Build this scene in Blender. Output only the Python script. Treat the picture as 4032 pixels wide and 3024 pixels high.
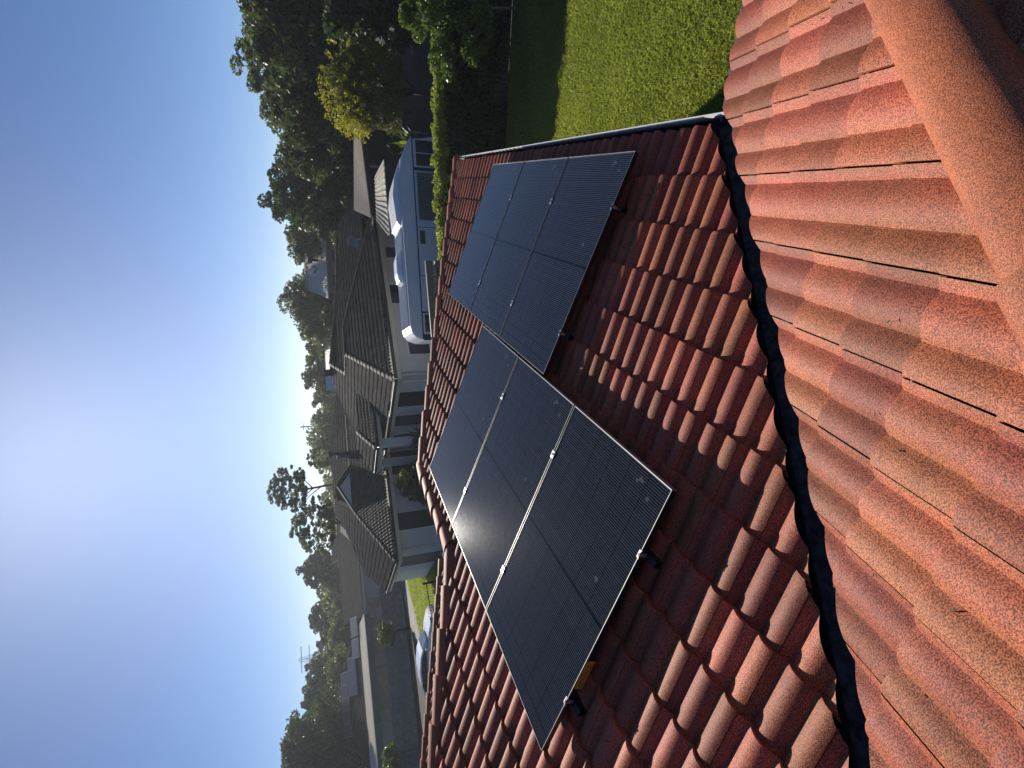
import bpy, bmesh, math, random
import numpy as np
from mathutils import Vector, Matrix
random.seed(7); rng = np.random.default_rng(11)
R = math.radians
for o in list(bpy.data.objects): bpy.data.objects.remove(o)
SC = bpy.context.scene
COL = SC.collection

# ------------------------------------------------------------------ camera (phone held sideways, so the picture is turned)
RX = Vector((0.93582245, 0.34719973, -0.06073466)); UP = Vector((-0.06324212, 0.33491252, 0.94012448)); FW = Vector((-0.34675176, 0.8759486, -0.3353763))
cd = bpy.data.cameras.new('camera'); cam = bpy.data.objects.new('camera', cd); COL.objects.link(cam)
cd.sensor_fit = 'HORIZONTAL'; cd.sensor_width = 36; cd.lens = 36 * 2019.8 / 4032; cd.clip_start = 0.05; cd.clip_end = 2000
m3 = Matrix((-UP, RX, -FW)).transposed()
cam.matrix_world = m3.to_4x4()
SC.camera = cam
# ------------------------------------------------------------------ sun and sky
SUN_AZ, SUN_EL = -26.3, 26.0        # degrees, azimuth from +Y toward +X
sdir = Vector((math.sin(R(SUN_AZ)) * math.cos(R(SUN_EL)), math.cos(R(SUN_AZ)) * math.cos(R(SUN_EL)), math.sin(R(SUN_EL))))
sl = bpy.data.lights.new('sun', 'SUN'); sl.energy = 4.5; sl.angle = R(0.5); sl.color = (1.0, 0.93, 0.83)
so = bpy.data.objects.new('sun', sl); COL.objects.link(so)
so.rotation_euler = sdir.to_track_quat('Z', 'Y').to_euler(); so.location = (0, 0, 40)
w = bpy.data.worlds.new('World'); SC.world = w; w.use_nodes = True
nt = w.node_tree; nt.nodes.clear()
sky = nt.nodes.new('ShaderNodeTexSky'); sky.sky_type = 'NISHITA'; sky.sun_disc = False
sky.sun_elevation = R(SUN_EL); sky.sun_rotation = R(SUN_AZ); sky.altitude = 50; sky.air_density = 0.68; sky.dust_density = 0.42; sky.ozone_density = 8.0
bg = nt.nodes.new('ShaderNodeBackground'); bg.inputs[1].default_value = 0.064
wo = nt.nodes.new('ShaderNodeOutputWorld'); nt.links.new(sky.outputs[0], bg.inputs[0]); nt.links.new(bg.outputs[0], wo.inputs[0])
SC.view_settings.view_transform = 'Standard'; SC.view_settings.look = 'None'; SC.view_settings.exposure = 0.40; SC.view_settings.gamma = 1.0
SC.render.engine = 'CYCLES'; SC.cycles.max_bounces = 6; SC.cycles.transparent_max_bounces = 8

# ------------------------------------------------------------------ materials
def new_mat(name):
    m = bpy.data.materials.new(name); m.use_nodes = True
    n = m.node_tree; b = n.nodes['Principled BSDF']; return m, n, b
def node(n, t, **kw):
    x = n.nodes.new(t)
    for k, v in kw.items(): setattr(x, k, v)
    return x
def objco(n, scale=(1, 1, 1)):
    tc = node(n, 'ShaderNodeTexCoord'); mp = node(n, 'ShaderNodeMapping'); mp.inputs['Scale'].default_value = scale
    n.links.new(tc.outputs['Object'], mp.inputs[0]); return mp.outputs[0]
def noise(n, co, scale, detail=3, rough=.6):
    x = node(n, 'ShaderNodeTexNoise'); x.inputs['Scale'].default_value = scale; x.inputs['Detail'].default_value = detail
    x.inputs['Roughness'].default_value = rough; n.links.new(co, x.inputs['Vector']); return x.outputs['Fac']
def ramp(n, fac, a, b, ca, cb):
    x = node(n, 'ShaderNodeValToRGB'); e = x.color_ramp.elements
    e[0].position = a; e[1].position = b; e[0].color = (*ca, 1); e[1].color = (*cb, 1); n.links.new(fac, x.inputs[0]); return x.outputs[0]
def mix(n, fac, a, b, mode='MIX'):
    x = node(n, 'ShaderNodeMix', data_type='RGBA', blend_type=mode)
    if isinstance(fac, float): x.inputs['Factor'].default_value = fac
    else: n.links.new(fac, x.inputs['Factor'])
    for s, v in (('A', a), ('B', b)):
        i = [q for q in x.inputs if q.name == s and q.type == 'RGBA'][0]
        if isinstance(v, tuple): i.default_value = (*v, 1)
        else: n.links.new(v, i)
    return [q for q in x.outputs if q.type == 'RGBA'][0]
def bump(n, b, h, strength, dist):
    x = node(n, 'ShaderNodeBump'); x.inputs['Strength'].default_value = strength; x.inputs['Distance'].default_value = dist
    n.links.new(h, x.inputs['Height']); n.links.new(x.outputs[0], b.inputs['Normal'])
def simple(name, col, rough=.7, metal=0., var=.25, scale=6., bscale=60., bs=.15, bd=.003, spec=None):
    m, n, b = new_mat(name); co = objco(n)
    f = noise(n, co, scale, 4); c = ramp(n, f, .3, .7, tuple(x * (1 - var) for x in col), tuple(min(1, x * (1 + var)) for x in col))
    n.links.new(c, b.inputs['Base Color']); b.inputs['Roughness'].default_value = rough; b.inputs['Metallic'].default_value = metal
    if spec is not None: b.inputs['Specular IOR Level'].default_value = spec
    if bs: bump(n, b, noise(n, co, bscale, 3), bs, bd)
    return m
def tile_mat(name, pink, brown, grain=220., rough=.66, lichen=.16, gdark=.36):
    m, n, b = new_mat(name); co = objco(n)
    at = node(n, 'ShaderNodeAttribute', attribute_name='tint'); sep = node(n, 'ShaderNodeSeparateColor'); n.links.new(at.outputs['Color'], sep.inputs[0])
    big = noise(n, co, 5., 5, .7)
    mm = node(n, 'ShaderNodeMath', operation='ADD'); n.links.new(sep.outputs[0], mm.inputs[0])
    m2 = node(n, 'ShaderNodeMath', operation='MULTIPLY_ADD'); n.links.new(big, m2.inputs[0]); m2.inputs[1].default_value = .9; m2.inputs[2].default_value = -.45
    n.links.new(m2.outputs[0], mm.inputs[1]); mm.use_clamp = True
    c = mix(n, mm.outputs[0], pink, brown)
    g = noise(n, co, grain, 2, .5)
    c = mix(n, 1., c, ramp(n, g, .40, .60, (gdark, gdark * .88, gdark * .84), (1.5, 1.47, 1.42)), 'MULTIPLY')
    st = ramp(n, noise(n, co, 2.3, 6, .75), .42, .68, (1.06, 1.05, 1.05), (.74, .74, .76)); c = mix(n, 1., c, st, 'MULTIPLY')
    # tile to tile brightness
    c = mix(n, 1., c, ramp(n, sep.outputs[1], 0., 1., (.70, .70, .72), (1.2, 1.17, 1.15)), 'MULTIPLY')
    li = noise(n, co, 14., 6, .75); lf = ramp(n, li, .6, .72, (0, 0, 0), (lichen, lichen, lichen))
    c = mix(n, lf, c, (.13, .12, .095))
    n.links.new(c, b.inputs['Base Color']); b.inputs['Roughness'].default_value = rough
    b.inputs['Specular IOR Level'].default_value = .35 if grain > 100 else .12
    bump(n, b, g, .55, .0022)
    return m
M = {}
M['tile'] = tile_mat('terracotta_tile', (.46, .118, .072), (.40, .138, .056))
M['cap'] = tile_mat('ridge_cap_tile', (.47, .145, .066), (.44, .145, .062), lichen=.22, grain=290., gdark=.40)
M['mortar'] = simple('mortar', (.16, .09, .07), .95, bs=.6, bd=.01)
M['darktile'] = tile_mat('charcoal_tile', (.082, .073, .062), (.09, .08, .066), grain=40., rough=.75, lichen=.1, gdark=.7)
M['browntile'] = tile_mat('dark_roof_tile', (.045, .042, .044), (.05, .046, .045), grain=40., rough=.85, lichen=.1, gdark=.7)
M['under'] = simple('roof_underlay', (.012, .011, .012), .95)
M['valley'] = simple('valley_metal', (.10, .105, .11), .8, .0, var=.8, scale=22., bs=.3, bd=.01)
M['gut_lip'] = simple('cream_gutter', (.78, .77, .72), .28, .0, var=.05)
M['gut_in'] = simple('gutter_inside', (.05, .055, .07), .7, var=.5)
M['gut_brown'] = simple('gutter_dirt', (.17, .12, .10), .8, var=.5)
M['gut_shaded'] = simple('shaded_gutter_front', (.10, .11, .12), .5, var=.3)  # shaded copy of the cream gutter front, shadow put into the colour
M['white'] = simple('white_paint', (.72, .73, .72), .6, var=.06, scale=1.5, bs=.1)
M['wall'] = simple('rendered_wall', (.60, .60, .58), .85, var=.08, scale=.8, bscale=25, bs=.25, bd=.01)
M['cream'] = simple('cream_paint', (.55, .52, .40), .6, var=.08, scale=1.5)
M['fascia'] = simple('dark_fascia', (.035, .042, .045), .5, var=.2)
M['greenfascia'] = simple('green_fascia', (.06, .085, .07), .6, var=.2)
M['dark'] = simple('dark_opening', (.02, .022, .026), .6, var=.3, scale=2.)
M['greydoor'] = simple('grey_door', (.09, .095, .10), .6, var=.15, scale=2.)
M['black'] = simple('black_metal', (.012, .012, .014), .45, .3, var=.2)
M['alu'] = simple('aluminium', (.62, .62, .60), .32, .9, var=.06, bs=.05)
M['edgeglint'] = simple('frame_edge_glint', (.50, .50, .49), .45, .7, var=.06, bs=.05)  # silver colour for the glint strips on the panel edges
M['blackframe'] = simple('black_frame', (.02, .02, .022), .4, .5, var=.2)
M['timber'] = simple('weathered_timber', (.21, .21, .20), .9, var=.35, scale=3., bscale=20, bs=.5, bd=.01)
M['darkwood'] = simple('dark_timber', (.025, .024, .02), .9, var=.5, scale=4., bscale=20, bs=.5, bd=.01)
M['brownsteel'] = simple('brown_roof_sheet', (.16, .12, .095), .6, var=.25, scale=3.)
M['creamsteel'] = simple('cream_roof_sheet', (.62, .56, .42), .5, var=.06, scale=2.)
M['orangesteel'] = simple('tan_roof_sheet', (.42, .32, .22), .5, var=.12, scale=2.)
M['tansteel'] = simple('light_tan_sheet', (.66, .56, .44), .5, var=.15, scale=3.)
M['concrete'] = simple('concrete', (.30, .28, .25), .9, var=.2, scale=1.2, bscale=12, bs=.2, bd=.01)
M['bark'] = simple('bark', (.085, .065, .05), .95, var=.4, scale=8, bscale=20, bs=.6, bd=.03)
M['palebark'] = simple('pale_bark', (.20, .17, .14), .9, var=.3, scale=6, bscale=20, bs=.4, bd=.03)
M['terracotta_wall'] = simple('pinkish_wall', (.34, .20, .15), .85, var=.1, scale=2.)
M['navy'] = simple('navy_paint', (.02, .035, .10), .35, .1, var=.1)
M['buswhite'] = simple('bus_paint', (.70, .72, .76), .3, .0, var=.04, scale=1., bs=.05)
M['carwhite'] = simple('car_paint', (.80, .82, .85), .2, .1, var=.03, scale=1., bs=.0)
M['rubber'] = simple('rubber', (.015, .015, .016), .8)
M['label'] = simple('orange_label', (.50, .24, .02), .5, var=.12, scale=60.)
M['red'] = simple('red_lens', (.35, .01, .01), .2, var=.1)
M['blockgrey'] = simple('grey_block', (.15, .17, .17), .9, var=.2, scale=4.)
def glass_mat(name, col, rough=.06, spec=.6):
    m, n, b = new_mat(name); co = objco(n)
    c = ramp(n, noise(n, co, 1.5, 4), .35, .65, tuple(x * .5 for x in col), tuple(x * 1.6 for x in col))
    n.links.new(c, b.inputs['Base Color']); b.inputs['Roughness'].default_value = rough; b.inputs['Specular IOR Level'].default_value = spec
    return m
M['glass'] = glass_mat('window_glass', (.05, .07, .09))
M['carglass'] = glass_mat('car_glass', (.06, .07, .06), .04)
M['farpv'] = simple('distant_pv', (.10, .105, .12), .35, .1, var=.1, scale=1.)
def grass_mat(name, lo, hi, scale=40.):
    m, n, b = new_mat(name); co = objco(n)
    f = noise(n, co, scale, 5, .7); c = ramp(n, f, .32, .68, lo, hi)
    c2 = ramp(n, noise(n, co, .9, 3), .35, .7, (.75, .8, .7), (1.15, 1.1, 1.0))
    c = mix(n, 1., c, c2, 'MULTIPLY')
    n.links.new(c, b.inputs['Base Color']); b.inputs['Roughness'].default_value = .9
    bump(n, b, noise(n, co, scale * 1.5, 4), .8, .03); return m
M['soil_grass'] = grass_mat('lawn_base', (.02, .035, .008), (.08, .12, .03))
M['verge'] = grass_mat('verge_grass', (.20, .27, .04), (.34, .40, .08), 25.)
M['ground'] = grass_mat('ground_cover', (.02, .025, .012), (.06, .065, .03), 6.)
def leaf_mat(name, col, col2, trans=.35, rough=.5):
    m, n, b = new_mat(name)
    at = node(n, 'ShaderNodeAttribute', attribute_name='tint'); sep = node(n, 'ShaderNodeSeparateColor'); n.links.new(at.outputs['Color'], sep.inputs[0])
    c = ramp(n, sep.outputs[0], 0., 1., col, col2)
    n.links.new(c, b.inputs['Base Color']); b.inputs['Roughness'].default_value = rough; b.inputs['Specular IOR Level'].default_value = .18
    tr = node(n, 'ShaderNodeBsdfTranslucent'); tc = mix(n, 1., c, (1.3, 1.5, .6), 'MULTIPLY'); n.links.new(tc, tr.inputs[0])
    ms = node(n, 'ShaderNodeMixShader'); ms.inputs[0].default_value = trans
    out = n.nodes['Material Output']; n.links.new(b.outputs[0], ms.inputs[1]); n.links.new(tr.outputs[0], ms.inputs[2]); n.links.new(ms.outputs[0], out.inputs[0])
    return m
M['leaf_dark'] = leaf_mat('leaf_dark', (.035, .055, .03), (.11, .14, .07), .33)
M['leaf_gum'] = leaf_mat('leaf_gum', (.08, .10, .06), (.20, .22, .14), .4)
M['leaf_light'] = leaf_mat('leaf_light', (.06, .09, .03), (.15, .18, .06), .4)
M['leaf_bush'] = leaf_mat('leaf_bush', (.05, .06, .02), (.22, .20, .06), .35)
M['leaf_yellow'] = leaf_mat('flower_yellow', (.30, .27, .03), (.55, .46, .06), .35)
M['leaf_shrub'] = leaf_mat('leaf_shrub', (.06, .10, .03), (.20, .25, .08), .35, .35)
M['leaf_creeper'] = leaf_mat('leaf_creeper', (.17, .20, .045), (.46, .47, .15), .4)
M['blade'] = leaf_mat('grass_blade', (.23, .24, .055), (.50, .50, .18), .4, .6)

# ------------------------------------------------------------------ mesh helpers
class MB:
    def __init__(s): s.v = []; s.f = []; s.t = None
    def poly(s, pts):
        i = len(s.v); s.v += [tuple(p) for p in pts]; s.f.append(tuple(range(i, i + len(pts))))
    def hexa(s, c):                      # 8 corners: bottom 4 ccw, top 4 ccw
        i = len(s.v); s.v += [tuple(p) for p in c]
        for q in ((0, 3, 2, 1), (4, 5, 6, 7), (0, 1, 5, 4), (1, 2, 6, 5), (2, 3, 7, 6), (3, 0, 4, 7)): s.f.append(tuple(i + k for k in q))
    def box(s, o, a, b, c):              # origin corner and three edge vectors
        o = Vector(o); a = Vector(a); b = Vector(b); c = Vector(c)
        s.hexa([o, o + a, o + a + b, o + b, o + c, o + a + c, o + a + b + c, o + b + c])
    def slab(s, pts, d):                 # polygon pts extruded by vector d
        n = len(pts); i = len(s.v); d = Vector(d)
        s.v += [tuple(p) for p in pts] + [tuple(Vector(p) + d) for p in pts]
        s.f.append(tuple(i + k for k in range(n))[::-1]); s.f.append(tuple(i + n + k for k in range(n)))
        for k in range(n): s.f.append((i + k, i + (k + 1) % n, i + n + (k + 1) % n, i + n + k))
    def tube(s, pts, rad, n=6):
        pts = [Vector(p) for p in pts]; rad = rad if isinstance(rad, (list, tuple)) else [rad] * len(pts)
        i = len(s.v)
        for k, p in enumerate(pts):
            d = (pts[min(k + 1, len(pts) - 1)] - pts[max(k - 1, 0)]).normalized()
            a = d.cross(Vector((0.3, .2, 1)) if abs(d.z) < .9 else Vector((1, 0, 0))).normalized(); b = d.cross(a)
            for j in range(n):
                t = 2 * math.pi * j / n; s.v.append(tuple(p + rad[k] * (a * math.cos(t) + b * math.sin(t))))
        for k in range(len(pts) - 1):
            for j in range(n): s.f.append((i + k * n + j, i + k * n + (j + 1) % n, i + (k + 1) * n + (j + 1) % n, i + (k + 1) * n + j))
        s.f.append(tuple(i + j for j in range(n))[::-1]); s.f.append(tuple(i + (len(pts) - 1) * n + j for j in range(n)))
    def build(s, name, mat, parent=None, loc=None, smooth=False, bevel=0):
        return mesh_obj(name, np.array(s.v, float), s.f, mat, parent, loc, smooth, bevel=bevel)
def root_loc(o):
    l = Vector((0, 0, 0))
    while o is not None: l += o.location; o = o.parent
    return l
def mesh_obj(name, v, f, mat, parent=None, loc=None, smooth=False, tint=None, bevel=0):
    base = root_loc(parent) if parent is not None else Vector(loc if loc is not None else (0, 0, 0))
    me = bpy.data.meshes.new(name); vv = np.asarray(v, float) - np.array(base)
    if isinstance(f, np.ndarray):
        nf, k = f.shape; me.vertices.add(len(vv)); me.vertices.foreach_set('co', vv.ravel())
        me.loops.add(nf * k); me.loops.foreach_set('vertex_index', f.ravel().astype(np.int32)); me.polygons.add(nf)
        me.polygons.foreach_set('loop_start', np.arange(0, nf * k, k, dtype=np.int32)); me.update(calc_edges=True); me.validate()
    else: me.from_pydata(vv.tolist(), [], f)
    if tint is not None:
        ca = me.color_attributes.new('tint', 'FLOAT_COLOR', 'POINT'); c = np.ones((len(vv), 4), np.float32); c[:, :tint.shape[1]] = tint; ca.data.foreach_set('color', c.ravel())
    if smooth: me.polygons.foreach_set('use_smooth', np.ones(len(me.polygons), bool))
    me.materials.append(mat); o = bpy.data.objects.new(name, me); COL.objects.link(o)
    if parent is not None: o.parent = parent
    else: o.location = base
    if bevel:
        mo = o.modifiers.new('bevel', 'BEVEL'); mo.width = bevel; mo.segments = 2; mo.limit_method = 'ANGLE'
    return o
def tag(o, label=None, cat=None, group=None, kind=None):
    for k, v in (('label', label), ('category', cat), ('group', group), ('kind', kind)):
        if v: o[k] = v
    return o
def thing(name, label, cat, loc, group=None):
    o = bpy.data.objects.new(name, None); COL.objects.link(o); o.location = loc; o.empty_display_size = .2
    return tag(o, label, cat, group)

# ------------------------------------------------------------------ tiled roof planes (real overlapping tiles)
def tiles(polys, gz=.33, W=.31, segs=22, amp=.040, thick=.030, origin=None, across=None, clips=None, a_rng=None, s_rng=None, gap=.003, jit=.0015, ph=.28):
    """polygon (3D, planar) -> verts, faces, tint of overlapping roll tiles cut to that polygon"""
    V = []; F = []; T = []; off = 0
    for poly in polys:
        P = [Vector(p) for p in poly]
        nrm = (P[1] - P[0]).cross(P[2] - P[0]).normalized()
        if nrm.z < 0: nrm = -nrm
        a = Vector((0, 0, 1)).cross(nrm).normalized()      # horizontal
        s = nrm.cross(a).normalized()                       # up-slope
        if s.z < 0: s = -s
        O = Vector(origin) if origin is not None else P[0]
        if across is not None and a.dot(Vector(across)) < 0: a = -a
        aa = [(p - O).dot(a) for p in P]; ss = [(p - O).dot(s) for p in P]
        i0, i1 = math.floor(min(aa) / W) - 1, math.ceil(max(aa) / W) + 1; k0, k1 = (0 if clips is not None and not all(clips) else math.floor(min(ss) / gz - 1)), math.ceil(max(ss) / gz) + 1
        u = np.linspace(0, 1, segs + 1); prof = np.abs(np.sin(math.pi * (u * 2 + ph))) ** .8 * amp + .005 * (1 - u)
        tv = np.array([0., .06, .55, 1.06])                # rows up the tile
        ga = u * (W - gap) + gap / 2
        verts = []; faces = []; tint = []; c = 0
        nu = segs + 1; nr = len(tv)
        # edge half-planes for quick culling
        cen = sum((p for p in P), Vector()) / len(P)
        edges = []
        for q in range(len(P)):
            e = P[(q + 1) % len(P)] - P[q]; h = e.cross(nrm).normalized()
            if (cen - P[q]).dot(h) > 0: h = -h
            edges.append((P[q], h))
        qa = []
        for r in range(nr - 1):
            for j in range(nu - 1): qa.append((r * nu + j, r * nu + j + 1, (r + 1) * nu + j + 1, (r + 1) * nu + j))
        qa = np.array(qa)
        front = np.array([(j, nr * nu + j, nr * nu + j + 1, j + 1) for j in range(nu - 1)])
        sideq = []
        for r in range(nr - 1): sideq.append((r * nu, (r + 1) * nu, nr * nu + nu + r + 1, nr * nu + nu + r))
        sideq = np.array(sideq); nside = nr
        allq = np.vstack([qa, front, sideq])
        for k in range(k0, k1):
            for i in range(i0, i1):
                cc = O + a * ((i + .5) * W) + s * ((k + .5) * gz)
                if any((cc - p).dot(h) > .30 for p, h in edges): continue
                j1, j2 = random.gauss(0, jit), random.gauss(0, jit * 2)
                A_ = i * W + ga; rows = []
                for r, t in enumerate(tv):
                    S_ = np.full(nu, (k + t) * gz + j2); N_ = prof + thick * (1 - t) + j1
                    if r == 0: N_ = N_ - .004
                    rows.append(np.stack([A_, S_, N_], 1))
                A0 = rows[0].copy(); A0[:, 2] -= thick * .95; A0[:, 1] += .004
                side = np.array([[A_[0], (k + t) * gz + j2, prof[0] + thick * (1 - t) + j1 - .016] for t in tv])
                vv = np.vstack(rows + [A0, side]); verts.append(vv)
                r1, r2 = random.random(), random.random()
                br = .5 + .5 * np.tanh(6 * np.sin(2 * math.pi * (vv[:, 0] - i * W) / W + .3)); tt = np.clip(.40 * br + .55 * r1, 0, 1)
                tint.append(np.stack([tt, np.full(len(vv), r2)], 1)); faces.append(allq + c); c += len(vv)
        if not verts: continue
        vv = np.vstack(verts); ff = np.vstack(faces); tt = np.vstack(tint)
        W3 = np.array(O)[None] + vv[:, :1] * np.array(a)[None] + vv[:, 1:2] * np.array(s)[None] + vv[:, 2:] * np.array(nrm)[None]
        # cut to polygon
        me = bpy.data.meshes.new('tmp'); nf, k4 = ff.shape
        me.vertices.add(len(W3)); me.vertices.foreach_set('co', W3.ravel()); me.loops.add(nf * 4); me.loops.foreach_set('vertex_index', ff.ravel().astype(np.int32)); me.polygons.add(nf)
        me.polygons.foreach_set('loop_start', np.arange(0, nf * 4, 4, dtype=np.int32)); me.update(calc_edges=True)
        ca = me.color_attributes.new('tint', 'FLOAT_COLOR', 'POINT'); cc = np.ones((len(W3), 4), np.float32); cc[:, :2] = tt; ca.data.foreach_set('color', cc.ravel())
        bm = bmesh.new(); bm.from_mesh(me)
        for idx, (p, h) in enumerate(edges):
            if clips is not None and not clips[idx]: continue
            e = P[(idx + 1) % len(P)] - p; hv = Vector((e.y, -e.x, 0)).normalized(); hv = hv if hv.dot(h) > 0 else -hv
            bmesh.ops.bisect_plane(bm, geom=bm.verts[:] + bm.edges[:] + bm.faces[:], plane_co=p, plane_no=hv, clear_outer=True, dist=1e-5)
        bm.to_mesh(me); bm.free()
        V.append(me); 
    return V
def tiled_part(name, polys, mat, parent, under=None, **kw):
    ms = tiles(polys, **kw)
    bm = bmesh.new()
    for m in ms: bm.from_mesh(m); bpy.data.meshes.remove(m)
    me = bpy.data.meshes.new(name); base = root_loc(parent); bmesh.ops.translate(bm, verts=bm.verts, vec=-base)
    bm.to_mesh(me); bm.free(); me.polygons.foreach_set('use_smooth', np.ones(len(me.polygons), bool))
    try: me.set_sharp_from_angle(angle=R(50))
    except Exception: pass
    me.materials.append(mat); o = bpy.data.objects.new(name, me); COL.objects.link(o); o.parent = parent
    return o
def caps(mb, tints, P0, P1, nrm_up=Vector((0, 0, 1)), w=.13, h=.085, piece=.40, skirt=.05, over=.02, seg=8):
    """overlapping ridge or hip caps from the low end P0 to the high end P1"""
    P0 = Vector(P0); P1 = Vector(P1); d = P1 - P0; L = d.length; d.normalize(); side = d.cross(Vector((0, 0, 1))).normalized(); up = side.cross(d).normalized()
    n = max(1, round(L / piece)); st = L / n
    for k in range(n):
        s0 = k * st - .03; s1 = (k + 1) * st; r = (random.random(), random.random()); dz = random.gauss(0, .003); jr = random.gauss(0, .006)
        rings = []
        for (ss, lift, sc) in ((s0, over, 1.06), (s0 + .012, over, 1.07), (s1 + .02, 0., .96)):
            ring = []
            ring.append(P0 + d * ss + side * (-w * sc * 1.02 + jr) + up * (-skirt + lift))
            for j in range(seg + 1):
                t = math.pi * j / seg; cx = -math.cos(t); cz = math.sin(t) ** .8
                ring.append(P0 + d * ss + side * (w * sc * cx + jr) + up * (h * cz * sc + lift + dz))
            ring.append(P0 + d * ss + side * (w * sc * 1.02 + jr) + up * (-skirt + lift))
            rings.append(ring)
        inner = [p + (-up * .028) for p in rings[0]]
        i = len(mb.v); m = len(rings[0])
        for ring in (inner, *rings): mb.v += [tuple(p) for p in ring]; tints.extend([r] * m)
        for a in range(3):
            for j in range(m - 1): mb.f.append((i + a * m + j, i + a * m + j + 1, i + (a + 1) * m + j + 1, i + (a + 1) * m + j))
def cap_part(name, runs, mat, parent, **kw):
    for r in runs:
        mb = MB(); t = []; caps(mb, t, r[0], r[1], **kw)
        o = mesh_obj(name, np.array(mb.v), mb.f, mat, parent, smooth=True, tint=np.array(t))
        try: o.data.set_sharp_from_angle(angle=R(45))
        except Exception: pass
    return o

# ================================================================== OUR HOUSE
T = .339                                   # roof pitch as a slope
GZ = -4.9                                  # our lawn
c = math.cos(math.atan(T)); G = .313 / c   # course gauge along the slope
DN = .035                                   # tile base plane sits below the measured crest
def zl(x): return -2.2547 - DN - T * x     # plane facing +X
EX = .48; ZE = zl(EX); EY = 2.95            # eave of the wing, eave of the near slope
def zn(y): return ZE + (2.97 - y) * T        # plane facing +Y
FY = 9.93; RXE = -3.48; AY = FY - (EX - RXE)
house = thing('tiled_house', 'terracotta tiled house the photographer stands on, with solar panels on its wing', 'house', (-3.4, 3.0, GZ))
vy = 2.44                               # valley: y - x = vy
y2 = 7.72 + .02                            # second hip line: y - x
left_poly = [
    [(EX, EX + vy + .075, zl(EX)), (EX, FY, zl(EX)), (RXE, AY, zl(RXE)), (RXE, RXE + vy + .075, zl(RXE))],
    [(RXE, RXE + y2, zl(RXE)), (RXE, RXE + vy + .075, zl(RXE)), (-6.9, -6.9 + vy + .075, zl(-6.9)), (-6.9, -6.9 + y2, zl(-6.9))]]
# eave edge is left uncut so whole tile noses hang over the gutter
tiled_part('wing_roof_slope', [left_poly[0]], M['tile'], house, gz=G, W=.31, origin=(EX, 1.10, zl(EX)), across=(0, 1, 0), clips=[0, 1, 1, 1], segs=24)
tiled_part('wing_roof_slope', [left_poly[1]], M['tile'], house, gz=G, W=.31, origin=(EX, 1.10, zl(EX)), across=(0, 1, 0), clips=[1, 1, 1, 1], segs=24)
HX = .79                                   # near hip: y - x = HX
n_poly = [(-3.2, -3.2 + vy - .05, zn(-3.2 + vy)), (EX + .0, EX + vy - .05, zn(EX + vy - .05)), (EX, EY, zn(EY)), (EY - HX, EY, zn(EY)), (-.15, .68, zn(.68)), (-3.2, .68 - 3.2 + .15, zn(-2.4))]
near_poly = [(-3.6, -3.6 + vy - .04, zn(-3.6 + vy - .04)), (EX + .04, EX + vy, zn(EX + vy)), (EY - HX, EY, zn(EY)), (-.75, -.75 + HX, zn(-.75 + HX)), (-3.6, -.75 + HX, zn(-.75 + HX))]
near_poly = [(-2.9, -2.9 + vy - .08, 0), (EY - vy + .08, EY - .03, 0), (EY - HX, EY - .03, 0), (-1.4, -1.4 + HX, 0), (-2.9, -1.4 + HX, 0)]
near_poly = [(x, y, zn(y)) for x, y, _ in near_poly]
tiled_part('near_roof_slope', [near_poly], M['tile'], house, gz=.317 / c, W=.3245, amp=.030, origin=(.178, EY - .03, zn(EY - .03)), across=(1, 0, 0), clips=[1, 0, 1, 1, 1], segs=30, gap=.008)
# slope beyond the near hip, facing +X
e_poly = [(x, y, ZE + (EY - HX - x) * T) for x, y in ((EY - HX, EY), (EY - HX, -1.2), (-1.0, -1.2), (-1.0, -1.0 + HX))]
tiled_part('side_roof_slope', [e_poly], M['tile'], house, gz=G, W=.31, across=(0, 1, 0), clips=[0, 1, 1, 1], segs=16)
# second wing further along
WX = -8.86; WY = 10.5
w_poly = [(x, y, ZE + (WX - x) * T) for x, y in ((WX, 6.2), (WX, WY), (WX - 4.3, WY - 4.3), (WX - 4.3, 2.5))]
tiled_part('second_wing_slope', [w_poly], M['tile'], house, gz=G, W=.31, across=(0, 1, 0), clips=[1, 1, 1, 1], segs=16)
# far and hidden slopes closing the roof as plain sheets under the caps
mb = MB()
d_ = .012
mb.poly([(EX, vy + EX + .10, zl(EX) - d_), (EX, FY, zl(EX) - d_), (RXE, AY, zl(RXE) - d_), (RXE, RXE + vy + .10, zl(RXE) - d_)])
mb.poly([(RXE, RXE + y2, zl(RXE) - d_), (RXE, RXE + vy + .1, zl(RXE) - d_), (-6.9, -6.9 + vy + .1, zl(-6.9) - d_), (-6.9, -6.9 + y2, zl(-6.9) - d_)])
mb.poly([(x, y, z - d_) for x, y, z in near_poly]); mb.poly([(x, y, z - d_) for x, y, z in e_poly]); mb.poly([(x, y, z - d_) for x, y, z in w_poly])
WL = RXE - (EX - RXE)
mb.poly([(EX, FY, ZE), (WL, FY, ZE), (RXE, AY, zl(RXE))])                                  # hipped end
mb.poly([(WL, FY, ZE), (WL, 6.0, ZE), (RXE, 4.0, zl(RXE)), (RXE, AY, zl(RXE))])           # far slope of the wing
mb.poly([(-3.5, 4.2, zl(-3.5)), (-6.9, .8, zl(-6.9)), (-11.5, .8, zl(-6.9)), (-11.5, 6.2, ZE - .2), (-7.4, 6.2, ZE - .2)])
mb.poly([(WX, WY, ZE), (WX - 8.6, WY, ZE), (WX - 4.3, WY - 4.3, ZE + 4.3 * T)])
mb.build('roof_sheet', M['under'], house)
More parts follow.
